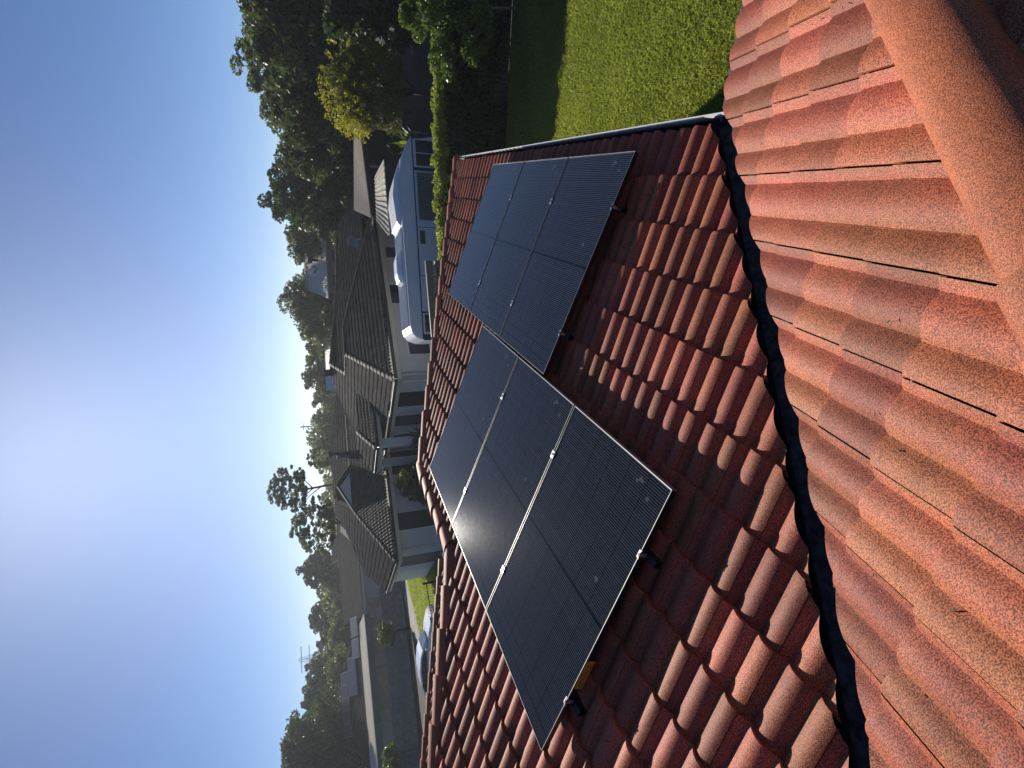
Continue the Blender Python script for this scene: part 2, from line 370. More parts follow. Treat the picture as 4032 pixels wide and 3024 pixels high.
cap_part('ridge_capping', [((EX + .02, FY + .02, ZE + .0), (RXE, AY, zl(RXE) + .02)), ((RXE, RXE + y2 + .02, zl(RXE) + .02), (RXE, AY + .1, zl(RXE) + .02)),
                           ((RXE, RXE + y2, zl(RXE) + .01), (-7.2, -7.2 + y2, zl(-7.2) + .01))], M['cap'], house, w=.11, h=.06, piece=.38, skirt=.04, seg=6)
cap_part('ridge_capping', [((WX, WY, ZE + .03), (WX - 4.6, WY - 4.6, ZE + 4.6 * T + .02))], M['cap'], house, w=.11, h=.06, piece=.42, skirt=.04, seg=6)
cap_part('hip_capping', [((EY - HX - .05, EY - .05, ZE + .05), (-.10, -.10 + HX, zn(-.10 + HX) + .045))], M['cap'], house, w=.122, h=.085, piece=4., skirt=.07, seg=14, over=.01)
cap_part('hip_capping', [((-.10, -.10 + HX, zn(-.10 + HX) + .05), (-2.2, -2.2 + HX, zn(-2.2 + HX) + .045))], M['cap'], house, w=.122, h=.085, piece=.42, skirt=.07, seg=14, over=.01)
# valley gutter between the wing and the near slope
mb = MB()
for k in range(30):
    x0, x1 = EX + .06 - k * .14, EX + .06 - (k + 1) * .14
    prof = ((-.15, .035), (-.07, .004), (-.02, -.03), (.05, -.03), (.10, .004), (.17, .035))
    def vp(x, q): return (x - q[0] * .7, x + vy + q[0] * .7, zl(x) - .02 + q[1])
    w_ = random.gauss(0, .002)
    for a in range(5): mb.poly([vp(x0, prof[a]), vp(x0, prof[a + 1]), vp(x1, prof[a + 1]), vp(x1, prof[a])])
mb.build('valley_gutter', M['valley'], house)
mb = MB()
for k in range(260):
    x = EX - random.random() ** .8 * 3.3; q = random.gauss(0, .05); l = random.uniform(.004, .018); a = random.uniform(0, 6.28); p0 = Vector((x - q * .7, x + vy + q * .7, zl(x) - .045 + abs(q) * .25)); d1 = Vector((math.cos(a), math.sin(a), .2)) * l; d2 = Vector((-math.sin(a), math.cos(a), 0)) * l * random.uniform(.2, .5)
    mb.slab([p0 - d1, p0 + d2, p0 + d1, p0 - d2], (0, 0, .003))
tag(mb.build('leaf_litter', M['mortar'], loc=(0, 2.4, -2.3)), 'brown leaf scraps and grit lying along the valley gutter', 'leaf litter', kind='stuff')
m = MB()
for k in range(46):
    x = random.uniform(-1.9, 1.3); y = random.uniform(max(.5, x + 1.05), min(2.9, x + vy - .1)) if x + 1.05 < 2.85 else 2.6
    z = zn(y) + random.uniform(.028, .06); a = random.uniform(0, 6.28); l = random.uniform(.003, .010); b_ = random.uniform(.0012, .003)
    d1 = Vector((math.cos(a), math.sin(a), -T * math.sin(a))) * l; d2 = Vector((-math.sin(a), math.cos(a), -T * math.cos(a))) * b_; p0 = Vector((x, y, z))
    m.slab([p0 - d1, p0 + d2, p0 + d1, p0 - d2], (0, 0, .002))
tag(m.build('leaf_litter', M['bark'], loc=(0, 1.5, -2)), 'tiny dark leaf scraps scattered over the near tiles', 'leaf litter', kind='stuff')
# eave gutters: an open trough, light outer bead
def gutter(name, P0, P1, out, w=.13, d=.10, zt=-.035, gin='gut_in', lipm='gut_lip'):
    P0 = Vector(P0); P1 = Vector(P1); out = Vector(out)
    g = MB(); l = MB()
    def q(p, a, z): return p + out * a + Vector((0, 0, z + zt))
    pr = [(.0, .0), (.0, -d), (w * .75, -d), (w, -d * .55)]
    for a in range(3): g.poly([q(P0, *pr[a]), q(P1, *pr[a]), q(P1, *pr[a + 1]), q(P0, *pr[a + 1])])
    go = g.build(name, M[gin], house)
    for a, b in (((w - .001, -d * .55), (w - .001, .02)), ((w - .001, .02), (w + .006, .034)), ((w + .006, .034), (w + .022, .034)), ((w + .022, .034), (w + .028, .016)), ((w + .028, .016), (w + .004, -d)), ((w + .004, -d), (-.01, -d - .004))):
        l.poly([q(P0, *a), q(P1, *a), q(P1, *b), q(P0, *b)])
    lo = l.build('gutter_front', M[lipm], go)
    return go
gx = EX - .06
gutter('eave_gutter', (gx, EY - .02, ZE), (gx, FY + .12, ZE), (1, 0, 0))
gutter('eave_gutter', (gx + .10, EY - .06, ZE), (EY - HX, EY - .06, ZE), (0, 1, 0), zt=-.06, gin='gut_brown', lipm='gut_shaded')  # same gutter, front coloured dark for its unlit side
gutter('eave_gutter', (WX, 7.0, ZE), (WX, WY + .1, ZE), (1, 0, 0))
mb = MB()     # walls and soffit
mb.slab([(-.15, 2.5, GZ), (-.15, 9.2, GZ), (-7.0, 9.2, GZ), (-7.0, 2.5, GZ)], (0, 0, 2.28))
mb.slab([(1.7, -4, GZ), (1.7, 2.5, GZ), (-11, 2.5, GZ), (-11, -4, GZ)], (0, 0, 2.28))
mb.slab([(WX - .45, 2.4, GZ), (WX - .45, 10.0, GZ), (-17, 10.0, GZ), (-17, 2.4, GZ)], (0, 0, 2.28))
mb.build('wall', M['wall'], house)

# ================================================================== SOLAR PANELS
def pv_mat():
    m, n, b = new_mat('solar_glass')
    tc = node(n, 'ShaderNodeTexCoord'); sx = node(n, 'ShaderNodeSeparateXYZ'); n.links.new(tc.outputs['UV'], sx.inputs[0])
    def line(out, period, width, off=0.):
        a = node(n, 'ShaderNodeMath', operation='MULTIPLY_ADD'); n.links.new(out, a.inputs[0]); a.inputs[1].default_value = 1 / period; a.inputs[2].default_value = off
        f = node(n, 'ShaderNodeMath', operation='FRACT'); n.links.new(a.outputs[0], f.inputs[0])
        s = node(n, 'ShaderNodeMath', operation='SUBTRACT'); n.links.new(f.outputs[0], s.inputs[0]); s.inputs[1].default_value = .5
        ab = node(n, 'ShaderNodeMath', operation='ABSOLUTE'); n.links.new(s.outputs[0], ab.inputs[0])
        g = node(n, 'ShaderNodeMath', operation='GREATER_THAN'); n.links.new(ab.outputs[0], g.inputs[0]); g.inputs[1].default_value = .5 - width / period / 2
        return g.outputs[0]
    # U runs along the short side (m), V along the long side (m)
    cell = line(sx.outputs[0], .184, .005); half = line(sx.outputs[1], .0915, .0025); mid = line(sx.outputs[1], 1.80, .024, .5); wire = line(sx.outputs[1], .0152, .0022)
    co = objco(n)
    base = ramp(n, noise(n, co, 1.2, 3), .3, .7, (.006, .008, .012), (.010, .012, .018))
    c = mix(n, wire, base, (.12, .13, .15))
    c = mix(n, half, c, (.035, .04, .05)); c = mix(n, cell, c, (.003, .0035, .004)); c = mix(n, mid, c, (.003, .0035, .004))
    dust = ramp(n, noise(n, co, 9., 8, .8), .50, .85, (.0, .0, .0), (.10, .10, .10)); c = mix(n, dust, c, (.20, .21, .22))
    # bird marks and dried smears, mostly close to the edges of the glass
    vo = node(n, 'ShaderNodeTexVoronoi'); vo.inputs['Scale'].default_value = 3.2; mp = node(n, 'ShaderNodeMapping'); mp.inputs['Scale'].default_value = (1, .45, 1); n.links.new(tc.outputs['Object'], mp.inputs[0]); 
    wn = node(n, 'ShaderNodeTexNoise'); wn.inputs['Scale'].default_value = 14; n.links.new(tc.outputs['Object'], wn.inputs['Vector'])
    ad = node(n, 'ShaderNodeVectorMath', operation='MULTIPLY_ADD'); n.links.new(wn.outputs['Color'], ad.inputs[0]); ad.inputs[1].default_value = (.18, .18, .18); n.links.new(mp.outputs[0], ad.inputs[2]); n.links.new(ad.outputs[0], vo.inputs['Vector'])
    sm = ramp(n, vo.outputs['Distance'], .05, .085, (.33, .33, .33), (0, 0, 0)); c = mix(n, sm, c, (.24, .26, .27))
    n.links.new(c, b.inputs['Base Color'])
    rr = ramp(n, noise(n, co, 25., 3, .7), .3, .8, (.075, .075, .075), (.09, .09, .09)); n.links.new(rr, b.inputs['Roughness'])
    b.inputs['Specular IOR Level'].default_value = .34; b.inputs['IOR'].default_value = 1.42
    bump(n, b, noise(n, co, 260., 2), .12, .0006)
    return m
M['pv'] = pv_mat()
PW, PL, PG = 1.134, 1.804, .02
cx, sx_ = math.cos(math.atan(T)), math.sin(math.atan(T))
XA = Vector((cx, 0, -sx_)); YA = Vector((0, 1, 0)); NA = Vector((sx_, 0, cx))
def pp(s, y, h=0.): return Vector((s * cx, y, -2.1047 - s * sx_)) + NA * h
SA, YA0, SB, YB0 = -3.2647, 1.8574, -1.4327, 3.6000
def panel(s, y, label):
    o = pp(s, y); t = thing('solar_panel', label, 'solar panel', o, 'black solar panels on the tiled wing roof')
    g = MB(); e = .007
    q = [pp(s + e, y + e, -.003), pp(s + PL - e, y + e, -.003), pp(s + PL - e, y + PW - e, -.003), pp(s + e, y + PW - e, -.003)]
    g.poly(q); go = g.build('glass', M['pv'], t)
    uv = go.data.uv_layers.new(name='UVMap'); uvs = [(e, e), (e, PL - e), (PW - e, PL - e), (PW - e, e)]
    for i, (a, b) in enumerate(uvs): uv.data[i].uv = (a, b)
    f = MB(); H = -.035; W_ = .007
    for (s0, y0, s1, y1) in ((s, y, s + PL, y + W_), (s, y + PW - W_, s + PL, y + PW), (s, y + W_, s + W_, y + PW - W_), (s + PL - W_, y + W_, s + PL, y + PW - W_)):
        f.hexa([pp(s0, y0, H), pp(s1, y0, H), pp(s1, y1, H), pp(s0, y1, H), pp(s0, y0), pp(s1, y0), pp(s1, y1), pp(s0, y1)])
    f.build('frame', M['blackframe'], t)
    tr = MB(); k_ = .0028  # bright strips stand in for sun glint on the black frame edges
    tr.box(pp(s + PL + .0005, y, H), XA * .002, YA * PW, NA * (-H + .0015)); tr.box(pp(s + PL - k_, y, .0003), XA * (k_ + .001), YA * PW, NA * .001)
    tr.box(pp(s, y, .0003), XA * k_, YA * PW, NA * .001)
    tr.box(pp(s + k_, y, .0003), XA * (PL - 2 * k_), YA * k_, NA * .001); tr.box(pp(s + k_, y + PW - .0025, .0003), XA * (PL - 2 * k_), YA * .0025, NA * .001)
    tr.build('edge_glint', M['edgeglint'], t)
    bk = MB(); bk.poly([pp(s + e, y + e, -.009), pp(s + e, y + PW - e, -.009), pp(s + PL - e, y + PW - e, -.009), pp(s + PL - e, y + e, -.009)]); bk.build('backsheet', M['black'], t)
    return t
LA = ['nearest solar panel of the lower left array, with the orange label under its front edge', 'middle solar panel of the array nearest the camera, with the sun glint beside it', 'farthest solar panel of the array nearest the camera, beside the ridge apex']
LB = ['solar panel of the far array that lies nearest the valley gutter', 'middle solar panel of the far array by the eave gutter', 'farthest solar panel of all, at the hipped end of the wing']
pan = []
for i in range(3): pan.append(panel(SA, YA0 + i * (PW + PG), LA[i]))
for i in range(3): pan.append(panel(SB, YB0 + i * (PW + PG), LB[i]))
lb = MB(); sL = SA + .48
lb.box(pp(sL, YA0 - .003, -.062), XA * .20, YA * .002, NA * .055); lo = lb.build('label', M['label'], pan[0]); lo['label'] = 'orange rectangular label with small dark lettering'
# lettering strokes on the label
lt = MB()
for r in range(3):
    for k in range(13):
        if random.random() < .2: continue
        lt.box(pp(sL + .012 + k * .0135, YA0 - .005, -.054 + r * .014), XA * random.choice((.005, .009)), YA * .001, NA * .006)
lt.build('lettering', M['black'], lo)
# rails with tile feet, clamps on the seams
def rail(sv, y0, y1, label):
    t = thing('mounting_rail', label, 'mounting rail', pp(sv, y0, -.08), 'aluminium rails under the solar panels')
    m = MB()
    for (a0, a1, h0, h1) in ((-.02, .02, -.042, -.038), (-.02, -.016, -.082, -.042), (.016, .02, -.082, -.042), (-.02, .02, -.086, -.082), (-.016, .004, -.064, -.061)):
        m.hexa([pp(sv + a0, y0, h0), pp(sv + a1, y0, h0), pp(sv + a1, y1, h0), pp(sv + a0, y1, h0), pp(sv + a0, y0, h1), pp(sv + a1, y0, h1), pp(sv + a1, y1, h1), pp(sv + a0, y1, h1)])
    m.build('channel', M['blackframe'], t)
    n_ = 4
    for k in range(n_):
        yy = y0 + .12 + k * (y1 - y0 - .24) / (n_ - 1); f = MB()
        f.box(pp(sv - .015, yy, -.158), XA * .03, YA * .006, NA * .085); f.box(pp(sv - .02, yy - .03, -.165), XA * .04, YA * .08, NA * .006)
        f.build('tile_foot', M['alu'], t)
def clamp(sv, y, label, end=False):
    o = pp(sv, y, 0); t = thing('panel_clamp', label, 'clamp', o, 'bright metal clamps holding the panels')
    m = MB(); h = .006
    if end: m.slab([pp(sv - .030, y - .012, .0015), pp(sv - .010, y - .004, .0015), pp(sv + .010, y - .004, .0015), pp(sv + .030, y - .012, .0015), pp(sv + .022, y + .012, .0015), pp(sv - .022, y + .012, .0015)], NA * .005); m.box(pp(sv - .012, y - .010, -.040), XA * .024, YA * .004, NA * .038)
    else: m.box(pp(sv - .028, y - .022, .0005), XA * .056, YA * .044, NA * h)
    m.build('plate', M['alu'], t, bevel=.0015)
    b = MB(); b.tube([pp(sv, y - (.006 if end else 0), .004), pp(sv, y - (.006 if end else 0), .012)], .0075, 8); b.build('bolt', M['black'], t)
for nm, S0, Y0, fr in (('lower left', SA, YA0, (.215, .78)), ('far', SB, YB0, (.20, .77))):
    for j, f in enumerate(fr):
        sv = S0 + f * PL; which = ('upslope', 'downslope')[j]
        rail(sv, Y0 - .085, Y0 + 3 * PW + 2 * PG + .06, f'{which} rail under the {"array nearest the camera" if nm != "far" else "far array by the eave gutter"}, its end sticking out')
        arr = 'array nearest the camera' if nm != 'far' else 'far array by the eave gutter'
        clamp(sv, Y0, f'{which} end clamp on the front edge of the {arr}', True)
        clamp(sv, Y0 + PW + PG / 2, f'{which} clamp on the nearer seam of the {arr}')
        clamp(sv, Y0 + 2 * PW + PG * 1.5, f'{which} clamp on the farther seam of the {arr}')

# ================================================================== GROUND
mb = MB(); mb.poly([(-400, -200, GZ - .16), (400, -200, GZ - .16), (400, 600, GZ - .16), (-400, 600, GZ - .16)])
tag(mb.build('ground', M['ground'], loc=(0, 0, 0)), kind='structure')
mb = MB(); mb.box((-3, -6, GZ - .2), (24, 0, 0), (0, 20.55, 0), (0, 0, .2)); tag(mb.build('lawn', M['soil_grass'], loc=(0, 0, 0)), kind='structure')
def blades(name, rect, n, z, hmin, hmax, mat, kind='stuff', w=.006):
    x0, x1, y0, y1 = rect; x = rng.uniform(x0, x1, n); y = rng.uniform(y0, y1, n); h = rng.uniform(hmin, hmax, n); a = rng.uniform(0, 6.283, n); l = rng.normal(0, .6, n) * h; l2 = rng.normal(0, .6, n) * h
    ww = w * rng.uniform(.7, 1.5, n); dx = np.cos(a) * ww; dy = np.sin(a) * ww; zz = np.full(n, z)
    v = np.stack([np.stack([x - dx, y - dy, zz], 1), np.stack([x + dx, y + dy, zz], 1), np.stack([x + l * .4 + dx * .6, y + l2 * .4 + dy * .6, zz + h * .6], 1), np.stack([x + l, y + l2, zz + h], 1)], 1).reshape(-1, 3)
    f = np.arange(4 * n).reshape(-1, 4)
    pat = .5 + .5 * np.sin(x * 2.1 + np.sin(y * 1.7) * 1.5) * np.sin(y * 1.9 + x * .6)
    t = np.repeat(np.clip(rng.random(n) * .7 + .3 * pat, 0, 1), 4); o = mesh_obj(name, v, f, mat, loc=(0, 0, 0), tint=np.stack([t, t], 1))
    return tag(o, kind=kind)
g = blades('lawn_grass', (.7, 5.6, 5.4, 12.6), 230000, GZ, .03, .075, M['blade'], w=.007); tag(g, 'bright green mown lawn grass beside the roof gutter', 'grass')
g = blades('shaded_grass', (.2, 6.5, 12.6, 14.4), 30000, GZ, .03, .08, M['blade'], w=.008); tag(g, 'dark shaded grass in front of the overgrown fence', 'grass')

# ================================================================== VEGETATION
def leaves(cent, rad, per, size, flat=.6, shell=.5, asp=.55):
    """leaf quads scattered in clumps"""
    cent = np.asarray(cent, float); rad = np.asarray(rad, float); n = len(cent) * per
    ci = np.repeat(np.arange(len(cent)), per); d = rng.normal(size=(n, 3)); d /= np.linalg.norm(d, axis=1)[:, None]
    r = rad[ci] * (shell + (1 - shell) * rng.random(n)) ** .6
    p = cent[ci] + d * r[:, None] * np.array([1, 1, flat])[None]
    a = rng.normal(size=(n, 3)) + d * .5; a /= np.linalg.norm(a, axis=1)[:, None]; b = np.cross(a, rng.normal(size=(n, 3))); b /= np.linalg.norm(b, axis=1)[:, None]
    s = size * rng.uniform(.6, 1.4, n); a *= s[:, None]; b *= (s * asp)[:, None]
    v = np.stack([p - a, p + b, p + a, p - b], 1).reshape(-1, 3)
    ct = rng.random(len(cent)); t = np.clip(.35 * ct[ci] + .65 * rng.random(n), 0, 1); t = np.repeat(t, 4)
    return v, np.arange(4 * n).reshape(-1, 4), np.stack([t, t], 1)
def crown_centres(c0, rx, ry, rz, k, open_=.3):
    d = rng.normal(size=(k, 3)); d /= np.linalg.norm(d, axis=1)[:, None]; r = (open_ + (1 - open_) * rng.random(k)) ** .5
    p = d * r[:, None]; p[:, 2] = np.where(p[:, 2] < -.5, -.5 + .3 * (p[:, 2] + .5), p[:, 2])
    return np.array(c0)[None] + p * np.array([rx, ry, rz])[None]
def tree(x, y, ztop, rad, label, mat='leaf_gum', kind='gum', name='tree', zb=GZ - .16, zc=None, rz=None, k=26, per=260, size=.13, bark='bark', group=None, cat='tree', trunk_r=None):
    t = thing(name, label, cat, (x, y, zb), group)
    rz = rz if rz else rad * 1.15
    zc = zc if zc is not None else ztop - rz * .93
    if kind == 'gum': cs = crown_centres((x, y, zc), rad * .80, rad * .80, rz * .82, k * 4, .10); cr = rad * rng.uniform(.11, .25, len(cs)); per = int(per * .55); size *= .75
    elif kind == 'dense': cs = crown_centres((x, y, zc), rad * .85, rad * .85, rz * .88, k * 2, .05); cr = rad * rng.uniform(.18, .34, len(cs)); per = int(per * .7)
    else: cs = crown_centres((x, y, zc), rad * .9, rad * .9, rz * .95, k * 5, .3); cr = rad * rng.uniform(.05, .12, len(cs)); per = int(per * .52); size *= .66
    v, f, ti = leaves(cs, cr, per, size)
    mesh_obj('crown', v, f, M[mat], t, tint=ti)
    m = MB(); tr = trunk_r or max(.10, rad * .075); top = Vector((x + random.uniform(-.2, .2) * rad, y, zc - rz * .1)); b0 = Vector((x, y, zb)); mid = b0.lerp(top, .55) + Vector((random.uniform(-.15, .15) * rad, 0, 0))
    m.tube([b0, mid, top], [tr, tr * .75, tr * .4], 8)
    for i in rng.choice(len(cs), min(len(cs), 7 if kind == 'open' else 12), replace=False):
        e = Vector(cs[i]); s0 = b0.lerp(mid, .9) if random.random() < .4 else mid.lerp(top, random.uniform(.1, .9)); mm = s0.lerp(e, .5) + Vector((0, 0, -.08 * rad))
        if kind == 'open': s0 = mid.lerp(top, random.uniform(.35, 1.)); mm = s0.lerp(e, .55) + Vector((random.uniform(-.1, .1) * rad, 0, .10 * rad))
        m.tube([s0, mm, e], [tr * .35, tr * .22, tr * .08], 5)
    m.build('trunk', M[bark], t, smooth=True)
    return t
G1 = 'trees standing along the skyline'
tree(7.7, 33.1, 3.7, 3.3, 'tall dark gum tree at the very edge of the photo, above the yellow flowered bush', k=40, per=300, size=.13, group=G1)
tree(6.3, 37.0, 4.3, 2.9, 'rounded dark gum crown between the edge gum tree and the drooping olive gum', k=34, per=260, size=.14, group=G1)
tree(4.4, 38.6, 3.5, 2.4, 'drooping olive gum tree whose crown steps down toward the carport', 'leaf_gum', k=28, per=240, size=.14, group=G1)
tree(3.0, 43.8, 2.4, 3.0, 'lower light green tree filling the dip behind the carport roof', 'leaf_light', k=30, per=220, size=.16, group=G1)
tree(.7, 44.8, 2.5, 2.2, 'narrow olive tree on the left of the carport dip', 'leaf_gum', k=22, per=220, size=.16, group=G1)
tree(-1.1, 42., 4.2, 2.7, 'large dark tree with a ragged top behind the end of the charcoal roof', 'leaf_dark', k=34, per=260, size=.14, group=G1)
tree(-4.9, 49.8, 3.4, 3.0, 'open grey green gum tree above the tan roof', 'leaf_gum', k=30, per=220, size=.17, group=G1)
tree(-8.0, 52.5, 2.0, 2.6, 'low grey green tree in the notch beside the tan roof', 'leaf_gum', k=22, per=200, size=.17, group=G1)
tree(-11.7, 53.8, 4.5, 4.3, 'broad grey green gum tree standing highest over the charcoal roof ridge', 'leaf_gum', k=44, per=260, size=.18, group=G1)
tree(-16.2, 58., 2.9, 2.6, 'smaller gum crown on the shoulder of the broad grey green gum', 'leaf_gum', k=22, per=200, size=.19, group=G1)
tree(-19.3, 62.1, 2.8, 3.2, 'round gum tree above the pale pole and the roof vent', 'leaf_gum', k=26, per=200, size=.2, group=G1)
tree(-23.5, 65.9, 3.6, 2.9, 'twin topped gum tree above the charcoal chimney', 'leaf_gum', k=26, per=200, size=.2, group=G1)
tree(-30., 76., 3.1, 3.3, 'hazy distant gum tree right of the utility pole', 'leaf_gum', k=24, per=170, size=.26, group=G1)
tree(-34.9, 77.6, 3.4, 3.2, 'hazy distant gum tree behind the utility pole', 'leaf_gum', k=24, per=170, size=.26, group=G1)
tree(-32.9, 67.4, 2.4, 2.4, 'hazy low gum tree left of the utility pole', 'leaf_gum', k=20, per=170, size=.24, group=G1)
tree(-27.9, 53.1, 2.9, 1.6, 'slim gum sapling beside the tallest open gum', 'leaf_gum', kind='open', k=26, per=70, size=.15, group=G1)
tree(-25.5, 43., 5.7, 2.3, 'tallest open gum tree with a bare trunk and airy crown against the sky', 'leaf_gum', kind='open', k=46, per=90, size=.13, zc=3.7, rz=2.0, bark='palebark', trunk_r=.16, group=G1)
tree(-27.6, 39.8, 4.0, 2.7, 'second open gum tree with separated leafy clumps, left of the tallest one', 'leaf_gum', kind='open', k=52, per=90, size=.13, zc=1.7, rz=2.3, bark='palebark', trunk_r=.15, group=G1)
tree(-58.8, 72.9, 7.0, 3.4, 'narrow upright tree poking over the far rooftops', 'leaf_dark', k=24, per=200, size=0.24, group=G1)
tree(-67.7, 76.7, 3.7, 3.9, 'low dark tree behind the far house ridge', 'leaf_dark', k=22, per=180, size=0.27, group=G1)
tree(-70.2, 74.0, 6.3, 3.2, 'spiky topped dark tree above the far house', 'leaf_dark', k=24, per=180, size=0.26, group=G1)
tree(-75.3, 73.6, 5.3, 3.7, 'dark tree in front of the lattice power tower', 'leaf_dark', k=24, per=180, size=0.27, group=G1)
tree(-73.4, 65.8, 7.1, 4.4, 'rounded dark tree above the far roof solar panels', 'leaf_dark', k=28, per=200, size=0.26, group=G1)
tree(-73.7, 61.9, 7.4, 3.5, 'dark tree between the rounded one and the giant bottom corner tree', 'leaf_dark', k=24, per=180, size=0.26, group=G1)
tree(-59.5, 44.3, 8.2, 5.6, 'giant dark crowned tree in the bottom left corner of the skyline', 'leaf_dark', k=54, per=330, size=.20, group=G1)
tree(-65.8, 48.1, 6.8, 3.5, 'olive tree leaning on the giant corner tree', 'leaf_gum', k=26, per=220, size=0.21, group=G1)
G2 = 'bushy trees in front of the skyline'
tree(-65.5, 58.6, 2.7, 3.7, 'pale green bushy tree right behind the far solar roof', 'leaf_light', k=26, per=200, size=0.22, zc=-0.3, group=G2)
tree(-62.2, 62.7, 2.0, 2.9, 'small pale green tree beside the far roof ridge', 'leaf_light', k=20, per=200, size=0.22, zc=-0.5, group=G2)
tree(-60.9, 45.3, 2.1, 3.0, 'yellow green shrubby tree at the foot of the giant corner tree', 'leaf_light', k=22, per=200, size=0.20, zc=-0.7, group=G2)
tree(-68.8, 51.9, 4.1, 4.1, 'mid green tree under the rounded dark tree', 'leaf_gum', k=26, per=200, size=0.22, group=G2)
G3 = 'dark trees massed behind the yellow flowered bush'
for (x, y, zt, rd, lb_) in ((9.8, 27.5, 1.9, 3.3, 'dark evergreen at the photo edge behind the leafy shrub'), (6.6, 29.0, 2.2, 3.0, 'dark evergreen right behind the yellow flowered bush'), (3.9, 31.0, 1.5, 2.7, 'dark evergreen between the yellow bush and the carport'),
                         (1.2, 34.5, 1.6, 2.9, 'dark evergreen over the right end of the carport'), (-1.7, 37.0, 1.3, 2.7, 'dark evergreen over the left end of the carport'), (6.9, 24.5, -.6, 2.2, 'dark low evergreen beside the yellow bush near the photo edge')):
    tree(x, y, zt, rd, lb_, 'leaf_dark', 'dense', 'evergreen_tree', k=34, per=330, size=.12, zc=zt - rd * .95, rz=rd * 1.2, group=G3)
# yellow flowered bush
yb = thing('flowering_bush', 'large round bush with yellow flowers lit by the sun', 'bush', (3.4, 21.75, GZ - .16))
cs = crown_centres((3.3, 21.75, -2.15), 1.35, 1.35, 1.5, 60, .1); v, f, ti = leaves(cs, rng.uniform(.35, .6, len(cs)), 420, .05); mesh_obj('crown', v, f, M['leaf_bush'], yb, tint=ti)
ph = rng.normal(size=(220, 3)) * .8; ph[:, 0] -= .9; ph[:, 2] = np.abs(ph[:, 2]) + .3; ph /= np.linalg.norm(ph, axis=1)[:, None]
v, f, ti = leaves(np.array([3.3, 21.75, -2.15]) + ph * np.array([1.75, 1.75, 1.85]) * rng.uniform(.8, 1.1, (220, 1)), rng.uniform(.05, .14, 220), 14, .04, flat=1.); mesh_obj('flowers', v, f, M['leaf_yellow'], yb, tint=ti)
m = MB(); m.tube([(3.4, 21.75, GZ - .16), (3.35, 21.75, -3.4), (3.3, 21.75, -2.3)], [.16, .12, .05]); 
for i in range(8): m.tube([(3.35, 21.75, -3.7), tuple(cs[i])], [.06, .015], 5)
m.build('trunk', M['bark'], yb, smooth=True)

# fence overgrown with creeper, and the shrub leaning over it
FYY = 14.6
fence = thing('paling_fence', 'dark timber fence behind the lawn, overgrown with bright green creeper', 'fence', (2.5, FYY, GZ))
for k in range(7):
    m = MB(); m.box((-1.8 + k * 1.9, FYY + .04, GZ), (.1, 0, 0), (0, .1, 0), (0, 0, 1.6)); m.build('post', M['timber'], fence)
m = MB(); x = -1.85
while x < 10: m.box((x, FYY, GZ), (.095, 0, 0), (0, .02, 0), (0, 0, 1.74 + random.uniform(-.01, .01))); x += .1
m.build('palings', M['darkwood'], fence)  # palings in a much darker tone than the posts
creep = thing('creeper', 'leafy green creeper running along the top of the dark fence', 'creeper', (2.5, FYY, GZ))
n_ = 560; cc = np.stack([np.linspace(-1.85, 10, n_) + rng.normal(0, .1, n_), FYY + rng.normal(0, .10, n_), np.full(n_, 0.)], 1)
zt_ = -3.16 + .045 * (cc[:, 0] + 1.7) ; cc[:, 2] = np.minimum(zt_, -2.95) - .10 + rng.normal(0, .05, n_)
v, f, ti = leaves(cc, rng.uniform(.10, .2, n_), 110, .035, flat=.8); mesh_obj('foliage', v, f, M['leaf_creeper'], creep, tint=ti)  # pale leaf colour carries the sunlit look of the top
c2 = np.stack([rng.uniform(-1.85, 10, 520), np.full(520, FYY - .10), rng.uniform(GZ + .1, -3.3, 520)], 1)
v, f, ti = leaves(c2, rng.uniform(.12, .24, 520), 70, .04, flat=.9); mesh_obj('lower_foliage', v * 1.0, f, M['leaf_dark'], creep, tint=ti)  # same creeper in dark leaf colour, standing in for the shaded fence face
for k in range(5):
    m = MB(); xx = -1.5 + k * 1.1; m.tube([(xx, FYY - .05, GZ), (xx + .2, FYY - .06, GZ + .8), (xx + .05, FYY, -3.2)], [.012, .01, .006], 4); m.build('stem', M['bark'], creep)
sh = thing('leafy_shrub', 'glossy green shrub leaning over the fence beside the lawn', 'shrub', (4.2, 13.9, GZ))
cs = np.vstack([crown_centres((4.1, 13.9, -2.7), 1.15, .7, 1.0, 40, .1), crown_centres((2.9, 14.1, -3.15), .8, .4, .45, 16, .1), crown_centres((3.6, 13.3, -3.6), .9, .5, .5, 14, .1)])
v, f, ti = leaves(cs, rng.uniform(.16, .34, len(cs)), 240, .04); mesh_obj('crown', v, f, M['leaf_shrub'], sh, tint=ti)
m = MB()
for i in range(22): m.tube([(4.2, 13.9, GZ), (4.1, 13.9, GZ + .7), tuple(cs[i * 3])], [.035, .028, .006], 5)
m.build('stems', M['palebark'], sh, smooth=True)
# low garden strip beyond the fence
g = blades('garden_grass', (1.8, 8, 16.2, 17.6), 24000, GZ + .0, .05, .14, M['blade'], w=.012); tag(g, 'sunlit strip of grass just beyond the creeper fence', 'grass')
mb = MB(); mb.box((1.6, 16.1, GZ - .15), (8, 0, 0), (0, 1.7, 0), (0, 0, .14)); tag(mb.build('garden_bed', M['soil_grass'], loc=(0, 0, 0)), kind='structure')

